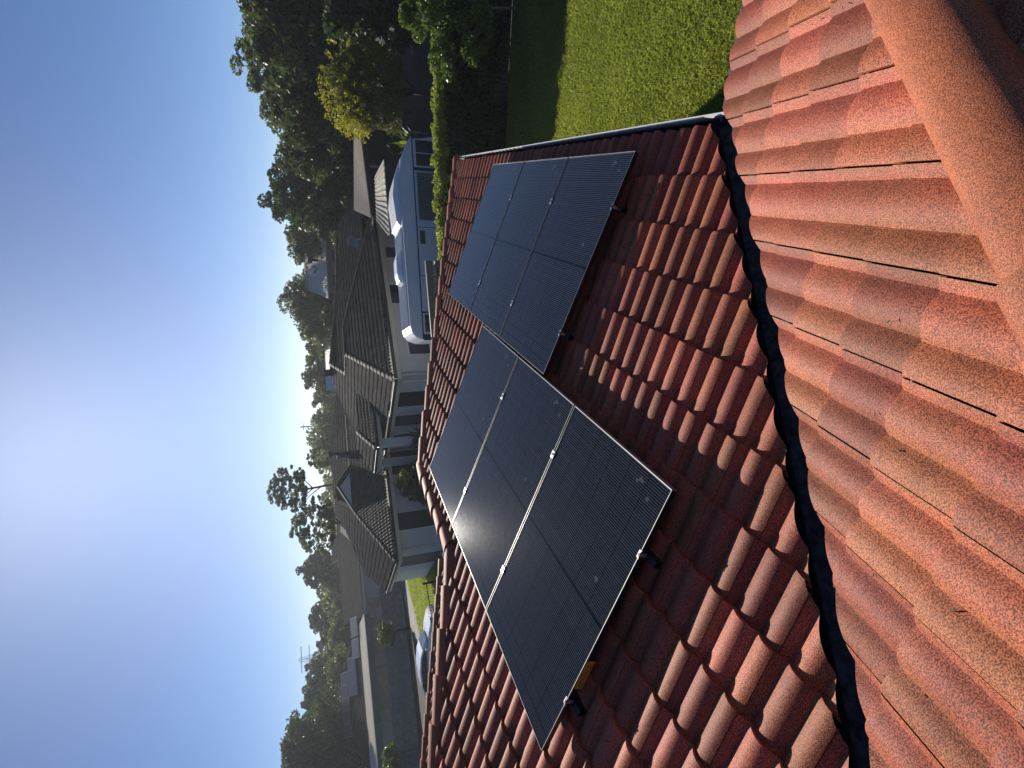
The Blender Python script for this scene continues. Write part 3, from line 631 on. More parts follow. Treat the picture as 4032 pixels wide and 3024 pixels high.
# breeze block wall left of the creeper
bw = thing('block_wall', 'dark patterned breeze block wall with a timber top, left of the creeper', 'wall', (-2.9, FYY, GZ))
m = MB(); x0, x1 = -4.05, -1.95
m.box((x0, FYY + .02, GZ), (x1 - x0, 0, 0), (0, .03, 0), (0, 0, 1.85)); m.build('backing', M['dark'], bw)
m = MB(); m.hexa([(x0 - .05, FYY - .12, -3.12), (x1 + .05, FYY - .12, -2.92), (x1 + .05, FYY - .04, -2.92), (x0 - .05, FYY - .04, -3.12), (x0 - .05, FYY - .12, -2.92), (x1 + .05, FYY - .12, -2.72), (x1 + .05, FYY - .04, -2.72), (x0 - .05, FYY - .04, -2.92)]); m.build('top_beam', M['greenfascia'], bw)
for xx in (x0 - .05, -2.95, x1 - .07):
    m = MB(); m.box((xx, FYY - .12, GZ), (.12, 0, 0), (0, .2, 0), (0, 0, 1.9)); m.build('post', M['greenfascia'], bw)
m = MB()
for a in range(2):
    for i in range(9):
        for k in range(7):
            xx = x0 + .12 + a * 1.06 + i * .098; zz = -3.22 - k * .20 + .09 * (i + a * 10.8) * .098; pts = [(xx + .041 + .041 * math.cos(t), FYY - .06, zz + .085 + .085 * math.sin(t) ** 3 if math.sin(t) > 0 else zz + .085 + .085 * math.sin(t)) for t in np.linspace(0, 2 * math.pi, 9)[:-1]]
            m.slab([(xx, FYY - .06, zz), (xx + .082, FYY - .06, zz), (xx + .082, FYY - .06, zz + .14), (xx + .041, FYY - .06, zz + .175), (xx, FYY - .06, zz + .14)], (0, .05, 0))
m.build('blocks', M['blockgrey'], bw, bevel=.012)

# ================================================================== CAMPER BUS
BO = Vector((-4.9, 17.0, 0)); BA = Vector((.9395, .3425, 0)); BN = Vector((.3425, -.9395, 0))   # length axis, side facing the camera
def bp(s, z, dep=0.): return BO + BA * s - BN * dep + Vector((0, 0, z))
bus = thing('camper_bus', 'white camper bus with navy trim parked behind the creeper fence', 'bus', BO + BA * 3.5 + Vector((0, 0, -5.06)))
prof = [(-.02, -4.75), (-.02, -3.5), (.0, -3.2), (.1, -2.92), (.28, -2.78), (.5, -2.72), (4.0, -2.66), (5.4, -2.62), (6.2, -2.74), (6.75, -2.98), (6.95, -3.12), (7.12, -4.1), (7.15, -4.75)]
m = MB(); m.slab([bp(s, z) for s, z in prof], -BN * 2.1); m.build('body', M['buswhite'], bus, bevel=.06)
m = MB(); m.slab([bp(s, z, .25) for s, z in ((3.95, -2.67), (4.1, -2.52), (5.0, -2.44), (5.6, -2.52), (6.3, -2.76))], -BN * 1.5); m.build('raised_roof', M['buswhite'], bus, bevel=.03)
m = MB()
for k in range(9): m.tube([bp(.5, -2.70, .15 + k * .21), bp(3.9, -2.64, .15 + k * .21)], .022, 5)
m.build('roof_ribs', M['white'], bus)
m = MB(); m.slab([bp(s, z, .5) for s, z in ((2.0, -2.68), (2.12, -2.52), (2.4, -2.46), (2.9, -2.46), (3.15, -2.54), (3.25, -2.67))], -BN * .8); m.build('roof_vent', M['buswhite'], bus, bevel=.03)
def rect(m, s0, s1, z0, z1, out, th=.02): m.slab([bp(s0, z0, -out), bp(s1, z0, -out), bp(s1, z1, -out), bp(s0, z1, -out)], -BN * th)
m = MB(); rect(m, .03, 6.98, -3.17, -3.13, .015); rect(m, 5.80, 5.90, -4.0, -3.17, .015); rect(m, .93, .98, -4.0, -3.17, .012); rect(m, .0, .2, -4.7, -3.17, .010); m.build('trim', M['navy'], bus)
m = MB(); m.slab([bp(6.93, -3.15, -.014), bp(7.16, -4.2, -.014), bp(7.05, -4.2, -.014), bp(6.85, -3.15, -.014)], -BN * .02); rect(m, 5.85, 7.05, -4.2, -4.02, .012); m.build('trim', M['navy'], bus)
def window(s0, s1, z0, z1, bars=1, screen=False):
    w_ = MB(); e = .035
    for (a, b, c_, d) in ((s0, s1, z0, z0 + e), (s0, s1, z1 - e, z1), (s0, s0 + e, z0 + e, z1 - e), (s1 - e, s1, z0 + e, z1 - e)): rect(w_, a, b, c_, d, .03, .03)
    for k in range(bars): q = s0 + (s1 - s0) * (k + 1) / (bars + 1); rect(w_, q - .012, q + .012, z0 + e, z1 - e, .028, .02)
    fo = w_.build('window', M['white'], bus); p = MB(); rect(p, s0 + e, s1 - e, z0 + e, z1 - e, .008, .006); p.build('pane', M['glass'], fo)
    if screen:
        g_ = MB(); st = .10; Wd = s1 - s0; Hh = z1 - z0
        for sg in (1, -1):
            t0 = -Hh
            while t0 < Wd:
                a0 = max(t0, 0); a1 = min(t0 + Hh, Wd)
                if a1 > a0:
                    za, zb_ = (z0 + a0 - t0, z0 + a1 - t0) if sg == 1 else (z1 - (a0 - t0), z1 - (a1 - t0))
                    g_.tube([bp(s0 + a0, za, -.035), bp(s0 + a1, zb_, -.035)], .007, 4)
                t0 += st
        g_.build('security_screen', M['alu'], fo)
window(5.92, 6.86, -3.98, -3.22, 1); window(4.08, 5.76, -4.02, -3.22, 0, True); window(.24, .92, -3.66, -3.2, 0)
m = MB(); rect(m, 3.3, 3.75, -3.42, -3.24, .014); m.build('side_vent', M['greydoor'], bus)
m = MB(); m.tube([bp(.3, -2.80, -.01), bp(.6, -2.745, -.02), bp(4.0, -2.69, -.02), bp(5.4, -2.65, -.02), bp(6.7, -2.98, -.02)], .02, 6); m.build('roof_rail', M['white'], bus)
m = MB(); rect(m, 3.86, 3.88, -4.7, -3.18, .004); rect(m, 2.2, 2.22, -4.7, -3.18, .004); rect(m, .98, 3.86, -3.98, -3.965, .006); m.build('panel_seam', M['greydoor'], bus)
m = MB(); m.box(bp(.02, -4.3, -.03), BA * .12, -BN * .12, (0, 0, .3)); m.build('tail_light', M['red'], bus)
m = MB(); m.tube([bp(6.9, -3.5, -.02), bp(7.1, -3.5, -.22), bp(7.12, -3.75, -.24)], .02, 6); m.build('mirror_arm', M['black'], bus)
for s in (1.2, 5.9):
    m = MB(); m.tube([bp(s, -4.72, -.02), bp(s, -4.72, .22)], .36, 20); wo_ = m.build('wheel', M['rubber'], bus); m = MB(); m.tube([bp(s, -4.72, -.035), bp(s, -4.72, .0)], .18, 14); m.build('hub', M['alu'], wo_)

# ================================================================== NEIGHBOUR HOUSE (charcoal tiles)
E1 = Vector((.626, .78, 0)).normalized(); E2 = Vector((-E1.y, E1.x, 0)); NO = Vector((-7.29, 19.84, 0)); NG = GZ - .16
def nl(p_, q_, z): return NO + E1 * p_ + E2 * q_ + Vector((0, 0, z))
nh = thing('charcoal_roofed_house', 'neighbouring white house with charcoal tiled hip roofs and dark fascias', 'house', nl(3, 6, NG))
tp = .4
def fp(pts, q0, z0): return [nl(a, b, z0 + tp * (b - q0)) for a, b in pts]      # front planes rise with q
def lp(pts, p0, z0): return [nl(a, b, z0 + tp * (a - p0)) for a, b in pts]      # left planes rise with p
kwf = dict(gz=.36, W=.34, segs=14, amp=.075, thick=.032, jit=.002)
A1f = fp([(0, 0), (9.5, 0), (9.5, .1), (5.6, 3.98), (3.98, 3.98)], 0, -2.5)
A1l = lp([(0, 0), (3.98, 3.98), (3.98, 10), (0, 10)], 0, -2.5); A2l = lp([(3.98, 5.8), (5.78, 7.6), (5.78, 8.9), (3.98, 10)], 0, -2.5)
A2f = fp([(3.98, 5.8), (5.9, 7.6), (10.3, 6.0), (13.6, 5.6), (14.8, 3.0), (14.8, 1.6), (6.0, 3.4)], 5.8, -.92)
Bf = fp([(-.95, 4.5), (1.66, 4.45), (3.2, 5.8), (.75, 6.2)], 4.5, -1.89); Bl = lp([(-.95, 4.5), (.75, 6.2), (.75, 7.8), (-.95, 7.5)], -.95, -1.89)
Cf = fp([(-5.5, 7.7), (4.5, 7.7), (4.5, 11.65), (-1.6, 11.65)], 7.7, -2.5); Cl = lp([(-5.5, 7.7), (-1.6, 11.6), (.6, 16.6), (.6, 18.), (-3.4, 20.5), (-5.5, 15.5)], -5.5, -2.5)
tiled_part('roof_slope', [A1f], M['darktile'], nh, **kwf); tiled_part('roof_slope', [A1l, A2l], M['darktile'], nh, origin=nl(0, 0, -2.5), **kwf); tiled_part('roof_slope', [A2f], M['darktile'], nh, **kwf)
tiled_part('roof_slope', [Bf, Bl], M['darktile'], nh, **kwf); tiled_part('roof_slope', [Cf], M['darktile'], nh, **kwf); tiled_part('roof_slope', [Cl], M['darktile'], nh, **kwf)
z1 = -2.5 + tp * (11.65 - 7.7)
Df = [nl(-.1, 12.0, z1 - .02), nl(8.0, 12.0, z1 - .02), nl(7.2, 12.9, -.55), nl(4.3, 14.4, .02), nl(.4, 14.4, .02)]
tiled_part('roof_slope', [Df], M['darktile'], nh, **kwf)
cap_part('ridge_capping', [(nl(0, 0, -2.47), nl(3.98, 3.98, -.87)), (nl(3.98, 3.98, -.87), nl(3.98, 5.8, -.87)), (nl(3.98, 3.98, -.87), nl(5.6, 3.98, -.87)), (nl(9.5, 0, -2.47), nl(5.6, 3.98, -.87)), (nl(3.98, 5.8, -.87), nl(5.8, 7.6, -.15)),
    (nl(5.8, 7.6, -.15), nl(10.3, 6.0, -.81)), (nl(13.6, 5.6, -.97), nl(10.3, 6.0, -.81)), (nl(14.8, 3.0, -2.0), nl(13.6, 5.6, -.97)), (nl(-.95, 4.5, -1.86), nl(.75, 6.2, -1.18)), (nl(-5.5, 7.7, -2.47), nl(-1.6, 11.6, -.9)), (nl(-1.6, 11.65, -.9), nl(4.5, 11.65, -.9)), (nl(.3, 14.4, .06), nl(4.3, 14.4, .06))],
    M['darktile'], nh, w=.13, h=.07, piece=.42, skirt=.06, seg=6)
m = MB()       # closing sheets behind the visible slopes
m.poly([nl(.0, 10, -2.5), nl(3.9, 10, -.95), nl(5.7, 9, -.22), nl(9, 12, -2.2), nl(4, 12, -2.5)]); m.poly([nl(3.98, 4, -.93), nl(5.6, 4, -.93), nl(5.6, 6, -1.0), nl(3.98, 5.8, -.93)])
m.poly([nl(5.8, 7.6, -.2), nl(10.3, 6, -.86), nl(12, 10, -2.4), nl(6, 11, -1.8)]); m.poly([nl(.3, 14.4, .0), nl(4.3, 14.4, .0), nl(4.3, 19, -1.9), nl(.3, 19, -1.9)])
m.build('roof_sheet', M['fascia'], nh)
# gablet
m = MB(); gx0, gx1, gxt = -1.5, .95, .0; zb_ = -.93; zt_ = -.22
m.slab([nl(gx0, 11.7, zb_), nl(gx1, 11.7, zb_), nl(gxt, 11.7, zt_)], E2 * .05); gb = m.build('gablet', M['wall'], nh)
m = MB()
for a, b in ((gx0, gxt), (gx1, gxt)): m.slab([nl(a - .12 * (1 if a < b else -1), 11.45, zb_ - .02), nl(b, 11.45, zt_ + .03), nl(b, 11.45, zt_ + .16), nl(a - .30 * (1 if a < b else -1), 11.45, zb_ - .02)], E2 * .35)
m.build('barge_board', M['fascia'], gb)
m = MB(); m.poly([nl(gxt, 11.4, zt_ + .17), nl(gxt, 14.5, zt_ + .17), nl(gx1 + .35, 14.5, zb_ - .1), nl(gx1 + .3, 11.4, zb_)]); m.build('gablet_roof', M['darktile'], gb)
def beam(m, a, b, dz0, dz1, out, th=.04):  # vertical board between two local points
    d = (b - a).normalized(); n_ = Vector((d.y, -d.x, 0)) * out; a = a + n_; b = b + n_
    m.slab([a + Vector((0, 0, dz0)), b + Vector((0, 0, dz0)), b + Vector((0, 0, dz1)), a + Vector((0, 0, dz1))], Vector((d.y, -d.x, 0)) * th)
eaves = [(nl(0, 0, -2.5), nl(9.5, 0, -2.5)), (nl(0, 10, -2.5), nl(0, 0, -2.5)), (nl(-.95, 4.5, -1.89), nl(1.6, 4.5, -1.89)), (nl(-.95, 7.5, -1.89), nl(-.95, 4.5, -1.89)), (nl(-5.5, 7.7, -2.5), nl(0, 7.7, -2.5)), (nl(-5.5, 16, -2.5), nl(-5.5, 7.7, -2.5))]
for a, b in eaves: m = MB(); beam(m, a, b, -.12, .01, .02, .09); m.build('gutter', M['fascia'], nh)
for a, b in eaves: m = MB(); beam(m, a, b, -.30, -.125, -.02, .04); m.build('fascia', M['cream'], nh)
m = MB()
for pts in ([(.0, .0), (9.5, 0), (9.5, .6), (.6, .6), (.6, 10), (.0, 10)], [(-5.5, 7.7), (0, 7.7), (0, 8.4), (-4.9, 8.4), (-4.9, 16), (-5.5, 16)]): m.slab([nl(a, b, -2.80) for a, b in pts], (0, 0, .02))
m.slab([nl(a, b, -2.2) for a, b in ((-.95, 4.5), (1.6, 4.5), (1.6, 7.5), (-.95, 7.5))], (0, 0, .02)); m.build('soffit', M['cream'], nh)
m = MB()
def wall(a, b, z0=NG, z1=-2.79): beam(m, nl(*a, 0), nl(*b, 0), z0, z1, 0, .12)
wall((.6, .6), (9.0, .6)); wall((.6, 10), (.6, .6)); wall((-4.9, 8.4), (1, 8.4)); wall((-4.9, 16), (-4.9, 8.4)); 
m.build('wall', M['wall'], nh)
for (a, b) in ((-.8, 4.65), (-.8, 7.1), (1.2, 4.7)):
    m = MB(); m.box(nl(a, b, NG), E1 * .34, E2 * .34, (0, 0, 2.86)); m.build('porch_pillar', M['wall'], nh)
def wrect(kind, u0, u1, z0, z1, mat, name, inset=.01, frame=True):
    """rectangle on a wall: kind 'A' front, 'AL' left wall of the near block, 'C' garage front, 'CL' garage end"""
    if kind == 'A': o, d, n_ = nl(0, .6 - .125, 0), E1, -E2
    elif kind == 'AL': o, d, n_ = nl(.6 - .125, 0, 0), E2, -E1
    elif kind == 'C': o, d, n_ = nl(0, 8.4 - .125, 0), E1, -E2
    else: o, d, n_ = nl(-4.9 - .125, 0, 0), E2, -E1
    def P(u, z, k): return o + d * u + n_ * k + Vector((0, 0, z))
    f_ = MB(); e = .05
    for (a, b, c_, g_) in ((u0, u1, z0, z0 + e), (u0, u1, z1 - e, z1), (u0, u0 + e, z0 + e, z1 - e), (u1 - e, u1, z0 + e, z1 - e)): f_.slab([P(a, c_, .03), P(b, c_, .03), P(b, g_, .03), P(a, g_, .03)], -n_ * .03)
    fo = f_.build(name, M['white'] if mat != 'greydoor' else M['greydoor'], nh); p = MB(); p.slab([P(u0 + e, z0 + e, .012), P(u1 - e, z0 + e, .012), P(u1 - e, z1 - e, .012), P(u0 + e, z1 - e, .012)], -n_ * .01); p.build('pane', M[mat], fo)
wrect('A', 4.2, 5.4, -3.35, -2.85, 'glass', 'window'); wrect('A', 1.4, 2.2, -4.3, -3.3, 'glass', 'window'); wrect('A', 7.0, 7.8, -3.5, -2.9, 'glass', 'window')
wrect('AL', 1.9, 3.4, NG + .05, -2.82, 'dark', 'door'); wrect('AL', 4.3, 5.3, -4.9, -2.82, 'greydoor', 'door'); wrect('AL', 6.3, 7.4, -4.9, -2.9, 'glass', 'window')
wrect('C', -1.0, .4, NG + .05, -2.82, 'dark', 'door'); wrect('C', -4.0, -3.0, NG + .05, -2.82, 'dark', 'door'); wrect('CL', 9.4, 11.6, NG + .02, -2.9, 'greydoor', 'garage_door'); 
for (a, b) in ((-.02, .45), (-5.0, 8.25), (9.0, .45)):
    m = MB(); m.tube([nl(a + .1, b, NG), nl(a + .1, b, -2.85)], .045, 8); m.build('downpipe', M['cream'], nh)
# chimney flue, vents, dish
m = MB(); fl = nl(5.7, 8.4, -.3); m.tube([fl + Vector((0, 0, -.5)), fl + Vector((0, 0, .45))], .20, 14); fo = m.build('flue', M['fascia'], nh, smooth=False); m = MB(); m.tube([fl + Vector((0, 0, .45)), fl + Vector((0, 0, .52))], .27, 14); m.build('cap', M['fascia'], fo)
for (a, b, z) in ((2.8, 13.4, -.3), (2.2, 12.4, -.75)):
    m = MB(); q = nl(a, b, z); m.tube([q, q + Vector((0, 0, .45))], .11, 10); m.tube([q + Vector((0, 0, .45)), q + Vector((0, 0, .58))], .19, 10); m.build('roof_vent', M['fascia'], nh)
dish = thing('satellite_dish', 'round grey satellite dish on a pole above the charcoal roof', 'satellite dish', nl(9.2, 1.4, -1.95))
m = MB(); dc = nl(8.9, 1.2, -1.62); dn = Vector((-.5, -.55, .55)).normalized(); da = dn.cross(Vector((0, 0, 1))).normalized(); db = dn.cross(da)
rings = [[dc + dn * (.16 * (r / .46) ** 2) + (da * math.cos(t) + db * math.sin(t)) * r for t in np.linspace(0, 2 * math.pi, 21)[:-1]] for r in (.02, .13, .25, .36)]
for k in range(3):
    for j in range(20): m.poly([rings[k][j], rings[k][(j + 1) % 20], rings[k + 1][(j + 1) % 20], rings[k + 1][j]])
m.build('reflector', M['timber'], dish); m = MB(); m.tube([nl(9.2, 1.4, -1.95), nl(9.2, 1.4, -1.45), dc], .03, 6); m.build('pole', M['alu'], dish); m = MB(); m.tube([dc - db * .4, dc + dn * .5], .015, 5); m.build('arm', M['alu'], dish)

# plants along the neighbour's wall
def spiky(name, label, base, h, n, spread, mat='leaf_dark', w=.05, cat='plant', droop=.6):
    t = thing(name, label, cat, base); m = MB(); B = Vector(base)
    for i in range(n):
        a = random.uniform(0, 6.283); l = random.uniform(.6, 1.) * h; o = Vector((math.cos(a), math.sin(a), 0)) * spread * random.uniform(.3, 1); sd = Vector((-math.sin(a), math.cos(a), 0)) * w * random.uniform(.6, 1.3)
        z0 = random.uniform(0, .45) * h
        p0 = B + Vector((0, 0, z0)) + o * .05; p1 = B + o * .6 + Vector((0, 0, z0 + (l - z0) * .75)); p2 = B + o + Vector((0, 0, z0 + (l - z0) * (1 - droop * random.random() * .5)))
        m.poly([p0 - sd * .4, p0 + sd * .4, p1 + sd, p1 - sd]); m.poly([p1 - sd, p1 + sd, p2])
    ti = np.repeat(rng.random(n), 7)[:len(m.v)]; mesh_obj('leaves', np.array(m.v), m.f, M[mat], t, tint=np.stack([ti, ti], 1)); m = MB(); m.tube([B, B + Vector((0, 0, h * .5))], [.06, .03], 6); m.build('stem', M['bark'], t); return t
spiky('strap_leaf_plant', 'strappy bird of paradise plant beside the white porch wall', nl(-1.1, 3.6, NG), 2.0, 46, 1.0, w=.07)
tree(*nl(-2.2, 6.4, 0)[:2], -2.75, 1.2, 'dark feathery bush in front of the neighbour garage wall', 'leaf_dark', 'dense', 'garden_bush', zb=NG, zc=-4.0, rz=1.35, k=44, per=300, size=.05, cat='bush')
tree(-5.9, 15.6, -4.0, .55, 'small bright green shrub above the ridge tiles near the car', 'leaf_creeper', 'dense', 'garden_shrub', zb=NG, zc=-4.3, rz=.4, k=16, per=200, size=.04, cat='shrub')
spiky('fern', 'bright fern fronds between the camper bus and the cream shed roof', (1.5, 21.6, NG), 2.5, 60, .8, 'leaf_shrub', .05)
spiky('palm', 'dark spiky palm next to the carport behind the bus', (.6, 22.6, NG), 2.6, 50, 1.0, 'leaf_dark', .05)

# carport
cp = thing('carport', 'brown corrugated carport on thin posts behind the bus', 'carport', (0, 25, NG))
m = MB(); q = [Vector((-1.25, 22.3, -2.02)), Vector((2.6, 26.5, -1.98)), Vector((2.4, 28.2, -1.86)), Vector((-1.3, 29.4, -1.80))]
for k in range(60):
    a, b = k / 60, (k + .5) / 60
    m.slab([q[0].lerp(q[1], a), q[0].lerp(q[1], b), q[3].lerp(q[2], b), q[3].lerp(q[2], a)], (0, 0, .03))
m.slab([p + Vector((0, 0, -.02)) for p in q], (0, 0, .018)); m.build('roof', M['brownsteel'], cp)
m = MB(); d = (q[1] - q[0]).normalized(); m.box(q[0] - Vector((0, 0, .22)), q[1] - q[0], Vector((-d.y, d.x, 0)) * .06, (0, 0, .16)); m.build('beam', M['fascia'], cp)
for f_ in (.05, .5, .93):
    m = MB(); p = q[0].lerp(q[1], f_); m.box(Vector((p.x, p.y + .1, NG)), (.1, 0, 0), (0, .1, 0), (0, 0, 2.9)); m.build('post', M['timber'], cp)
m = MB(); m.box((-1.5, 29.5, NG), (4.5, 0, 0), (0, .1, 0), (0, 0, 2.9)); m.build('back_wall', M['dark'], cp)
# cream shed
sd = thing('garden_shed', 'cream ribbed shed roof directly behind the bus roof', 'shed', (-.8, 20.7, NG))
q = [Vector((-1.75, 20.35, -2.48)), Vector((.9, 21.1, -2.42)), Vector((.3, 22.5, -2.22)), Vector((-1.3, 21.9, -2.20))]
m = MB(); m.slab(q, (0, 0, .02))
for k in range(12): a, b = k / 12, k / 12 + .018; m.slab([q[0].lerp(q[1], a) + Vector((0, 0, .021)), q[0].lerp(q[1], b) + Vector((0, 0, .021)), q[3].lerp(q[2], b) + Vector((0, 0, .021)), q[3].lerp(q[2], a) + Vector((0, 0, .021))], (0, 0, .03))
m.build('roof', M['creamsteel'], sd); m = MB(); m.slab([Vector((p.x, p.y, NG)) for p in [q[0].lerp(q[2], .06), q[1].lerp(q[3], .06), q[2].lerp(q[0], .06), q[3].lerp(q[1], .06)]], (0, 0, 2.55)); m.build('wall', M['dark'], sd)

# ================================================================== FAR LEFT: drive, verge, fences, solar house, car
def flat(name, pts, z, mat): m = MB(); m.poly([(x, y, z) for x, y in pts]); return tag(m.build(name, mat, loc=(0, 0, 0)), kind='structure')
flat('verge', [(-14.5, 17.0), (-32.5, 37.0), (-31.5, 33.5), (-27.0, 24.5), (-22, 15), (-16, 13)], NG + .008, M['verge'])
flat('driveway', [(-31.0, 38.5), (-33.7, 37.5), (-33.5, 32.5), (-31, 27), (-29, 19.5), (-25, 15.5), (-20, 12), (-19, 14), (-24, 18.5), (-27.2, 24.5), (-29.2, 29), (-31.0, 34)], NG + .014, M['concrete'])
g = blades('verge_grass', (-30, -15, 16, 34), 60000, NG + .008, .05, .12, M['blade'], w=.02); tag(g, 'bright sunlit verge grass beyond the white car', 'grass')
# timber paling fence
FA = Vector((-33.3, 38.4, NG)); FB = Vector((-42.3, 28.6, NG)); FC = Vector((-40, 22.0, NG))
pf = thing('grey_fence', 'long grey weathered timber paling fence in front of the far patio', 'fence', FA.lerp(FB, .5))
def palings(a, b, h, seed=0):
    d = (b - a); L = d.length; d.normalize(); n_ = Vector((d.y, -d.x, 0)); m = MB(); s = 0
    if n_.dot(-a) < 0: n_ = -n_
    while s < L:
        m.box(a + d * s, d * .135, n_ * .02, (0, 0, h + random.uniform(-.04, .04))); s += .14
    m.build('palings', M['timber'], pf); m = MB()
    for z in (.35, 1.0, h - .2): m.box(a + Vector((0, 0, z)) + n_ * .022, d * L, n_ * .05, (0, 0, .09))
    m.build('rails', M['timber'], pf)
    k = 0
    while k * 2.4 < L: m = MB(); m.box(a + d * k * 2.4 + n_ * .022, d * .12, n_ * .10, (0, 0, h + .05)); m.build('post', M['timber'], pf); k += 1
palings(FA + (FA - FB).normalized() * 4, FB, 1.95); palings(FB, FC, 2.3)
# far solar house
S = thing('far_solar_house', 'dark roofed house beyond the grey fence with solar panels on its roof', 'house', (-44, 44, NG))
SD = (Vector((-51.25, 37.83, 0)) - Vector((-44.1, 46.3, 0))); SD.normalize(); SN = Vector((SD.y, -SD.x, 0))      # along the front, toward the left of the scene
if SN.dot(Vector((-44, 44, 0))) < 0: SN = -SN                                                                   # points away from the camera
SO = Vector((-43.6, 46.6, 0))
def sl_(a, b, z): return SO + SD * a + SN * b + Vector((0, 0, z))
kws = dict(gz=.36, W=.34, segs=6, amp=.05, thick=.05, jit=.002)
r1 = [sl_(-15, -1.0, -2.0), sl_(1.2, -1.0, -2.0), sl_(1.2, 4.6, .1), sl_(-15, 4.6, .1)]
r2 = [sl_(1.0, .5, -1.75), sl_(15.6, .5, -1.75), sl_(11.0, 6.2, .75), sl_(6.6, 6.2, .75)]
r3 = [sl_(15.6, .5, -1.78), sl_(15.6, 12.0, -1.78), sl_(11.0, 6.2, .75)]
r4 = [sl_(15.0, -2.2, -2.3), sl_(27, -2.2, -2.3), sl_(27, 3, -.3), sl_(15.0, 3, -.3)]
for rr in (r1, r2, r3, r4): tiled_part('roof_slope', [rr], M['browntile'], S, **kws)
cap_part('ridge_capping', [(r2[1], r2[2]), (r2[3], r2[2]), (r2[0], r2[3]), (r1[3], r1[2]), (r4[3], r4[2])], M['browntile'], S, w=.13, h=.07, piece=.45, skirt=.06, seg=6)
m = MB(); m.poly([sl_(6.6, 6.2, .7), sl_(11, 6.2, .7), sl_(15.6, 12, -1.9), sl_(1, 12, -1.9)]); m.poly([sl_(1, .5, -1.8), sl_(6.6, 6.2, .7), sl_(1, 12, -1.9)]); m.poly([sl_(-15, 4.6, .05), sl_(1.2, 4.6, .05), sl_(1.2, 9, -1.9), sl_(-15, 9, -1.9)]); m.build('roof_sheet', M['fascia'], S)
m = MB(); m.slab([sl_(-15, 0, NG), sl_(15.0, 0.6, NG), sl_(15.0, 8, NG), sl_(-15, 8, NG)], (0, 0, 2.9)); m.build('wall', M['wall'], S)
m = MB(); m.box(sl_(-15, -1.06, -2.32), SD * 16.2, -SN * .05, (0, 0, .3)); m.build('fascia', M['cream'], S)
for (a0, a1, z0, z1_) in ((-.8, .6, -4.3, -2.6), (1.2, 2.6, -4.0, -2.5), (3.4, 5.2, -4.0, -2.5), (6.6, 8.6, -4.2, -2.5), (9.2, 10.4, -4.0, -2.6), (-4.8, -3.6, -3.8, -2.6), (-8, -6.6, -3.8, -2.6)):
    m = MB(); m.box(sl_(a0, -.03, z0), SD * (a1 - a0), -SN * .05, (0, 0, z1_ - z0)); wo_ = m.build('window', M['white'], S); m = MB(); m.box(sl_(a0 + .08, -.084, z0 + .08), SD * (a1 - a0 - .16), -SN * .006, (0, 0, z1_ - z0 - .16)); m.build('pane', M['glass'], wo_)
# patio roof of the far house
pt = thing('patio_roof', 'long cream corrugated patio roof with green fascia in front of the far house', 'patio roof', sl_(5.6, -3, NG))
q = [sl_(1.3, -4.2, -1.98), sl_(16.2, -4.2, -2.12), sl_(17.0, .2, -1.62), sl_(1.9, .2, -1.50)]
m = MB(); m.slab(q, (0, 0, .03))
for k in range(70): a, b = k / 70, (k + .45) / 70; m.slab([q[0].lerp(q[1], a) + Vector((0, 0, .031)), q[0].lerp(q[1], b) + Vector((0, 0, .031)), q[3].lerp(q[2], b) + Vector((0, 0, .031)), q[3].lerp(q[2], a) + Vector((0, 0, .031))], (0, 0, .035))
m.build('roof', M['creamsteel'], pt)
m = MB(); m.slab([q[0] - SN * .02, q[1] - SN * .02, q[1] - SN * .02 - Vector((0, 0, .6)), q[0] - SN * .02 - Vector((0, 0, .6))], SN * .04); m.build('fascia', M['greenfascia'], pt)
for f_ in (.02, .34, .66, .98): m = MB(); p = q[0].lerp(q[1], f_); m.box(Vector((p.x, p.y, NG)), (.1, 0, 0), (0, .1, 0), (0, 0, p.z - NG - .3)); m.build('post', M['timber'], pt)
def farpanel(o, a, b, w_, h_, label):
    t = thing('rooftop_panel', label, 'solar panel', o, 'solar panels on the far house roof'); n_ = a.cross(b).normalized(); n_ = n_ if n_.z > 0 else -n_
    m = MB(); m.slab([o + n_ * .1, o + a * w_ + n_ * .1, o + a * w_ + b * h_ + n_ * .1, o + b * h_ + n_ * .1], n_ * .04); m.build('frame', M['alu'], t); e = .05
    m = MB(); m.slab([o + a * e + b * e + n_ * .142, o + a * (w_ - e) + b * e + n_ * .142, o + a * (w_ - e) + b * (h_ - e) + n_ * .142, o + a * e + b * (h_ - e) + n_ * .142], n_ * .004); m.build('cells', M['farpv'], t)
U2 = (r2[3] - sl_(6.6, .5, -1.75)).normalized()
names = ['top row, farthest right of the far house array', 'top row, second of the far house array', 'top row, middle of the far house array', 'top row, next to last of the far house array', 'top row, at the hip end of the far house array']
for k in range(5): farpanel(sl_(5.9 + k * 1.25, .5, -1.75) + U2 * 4.0, SD, U2, 1.18, 1.95, 'grey solar panel in the ' + names[k])
n2_ = ['lower row, right end', 'lower row, middle', 'lower row, left end']
for k in range(3): farpanel(sl_(4.65 + k * 1.25, .5, -1.75) + U2 * 1.95, SD, U2, 1.18, 1.95, f'grey solar panel in the {n2_[k]} of the far house array')
U1 = (r1[2] - r1[1]).normalized()
for k, l_ in enumerate(('pale tilted rooftop panel at the right end of the patio roof', 'small pale rooftop panel beside the tilted one on the patio roof')): farpanel(sl_(.9 + k * 2.1, -1.0 + k * .8, -1.75) + U1 * 1.0, SD, U1, 1.9, 1.9, l_)
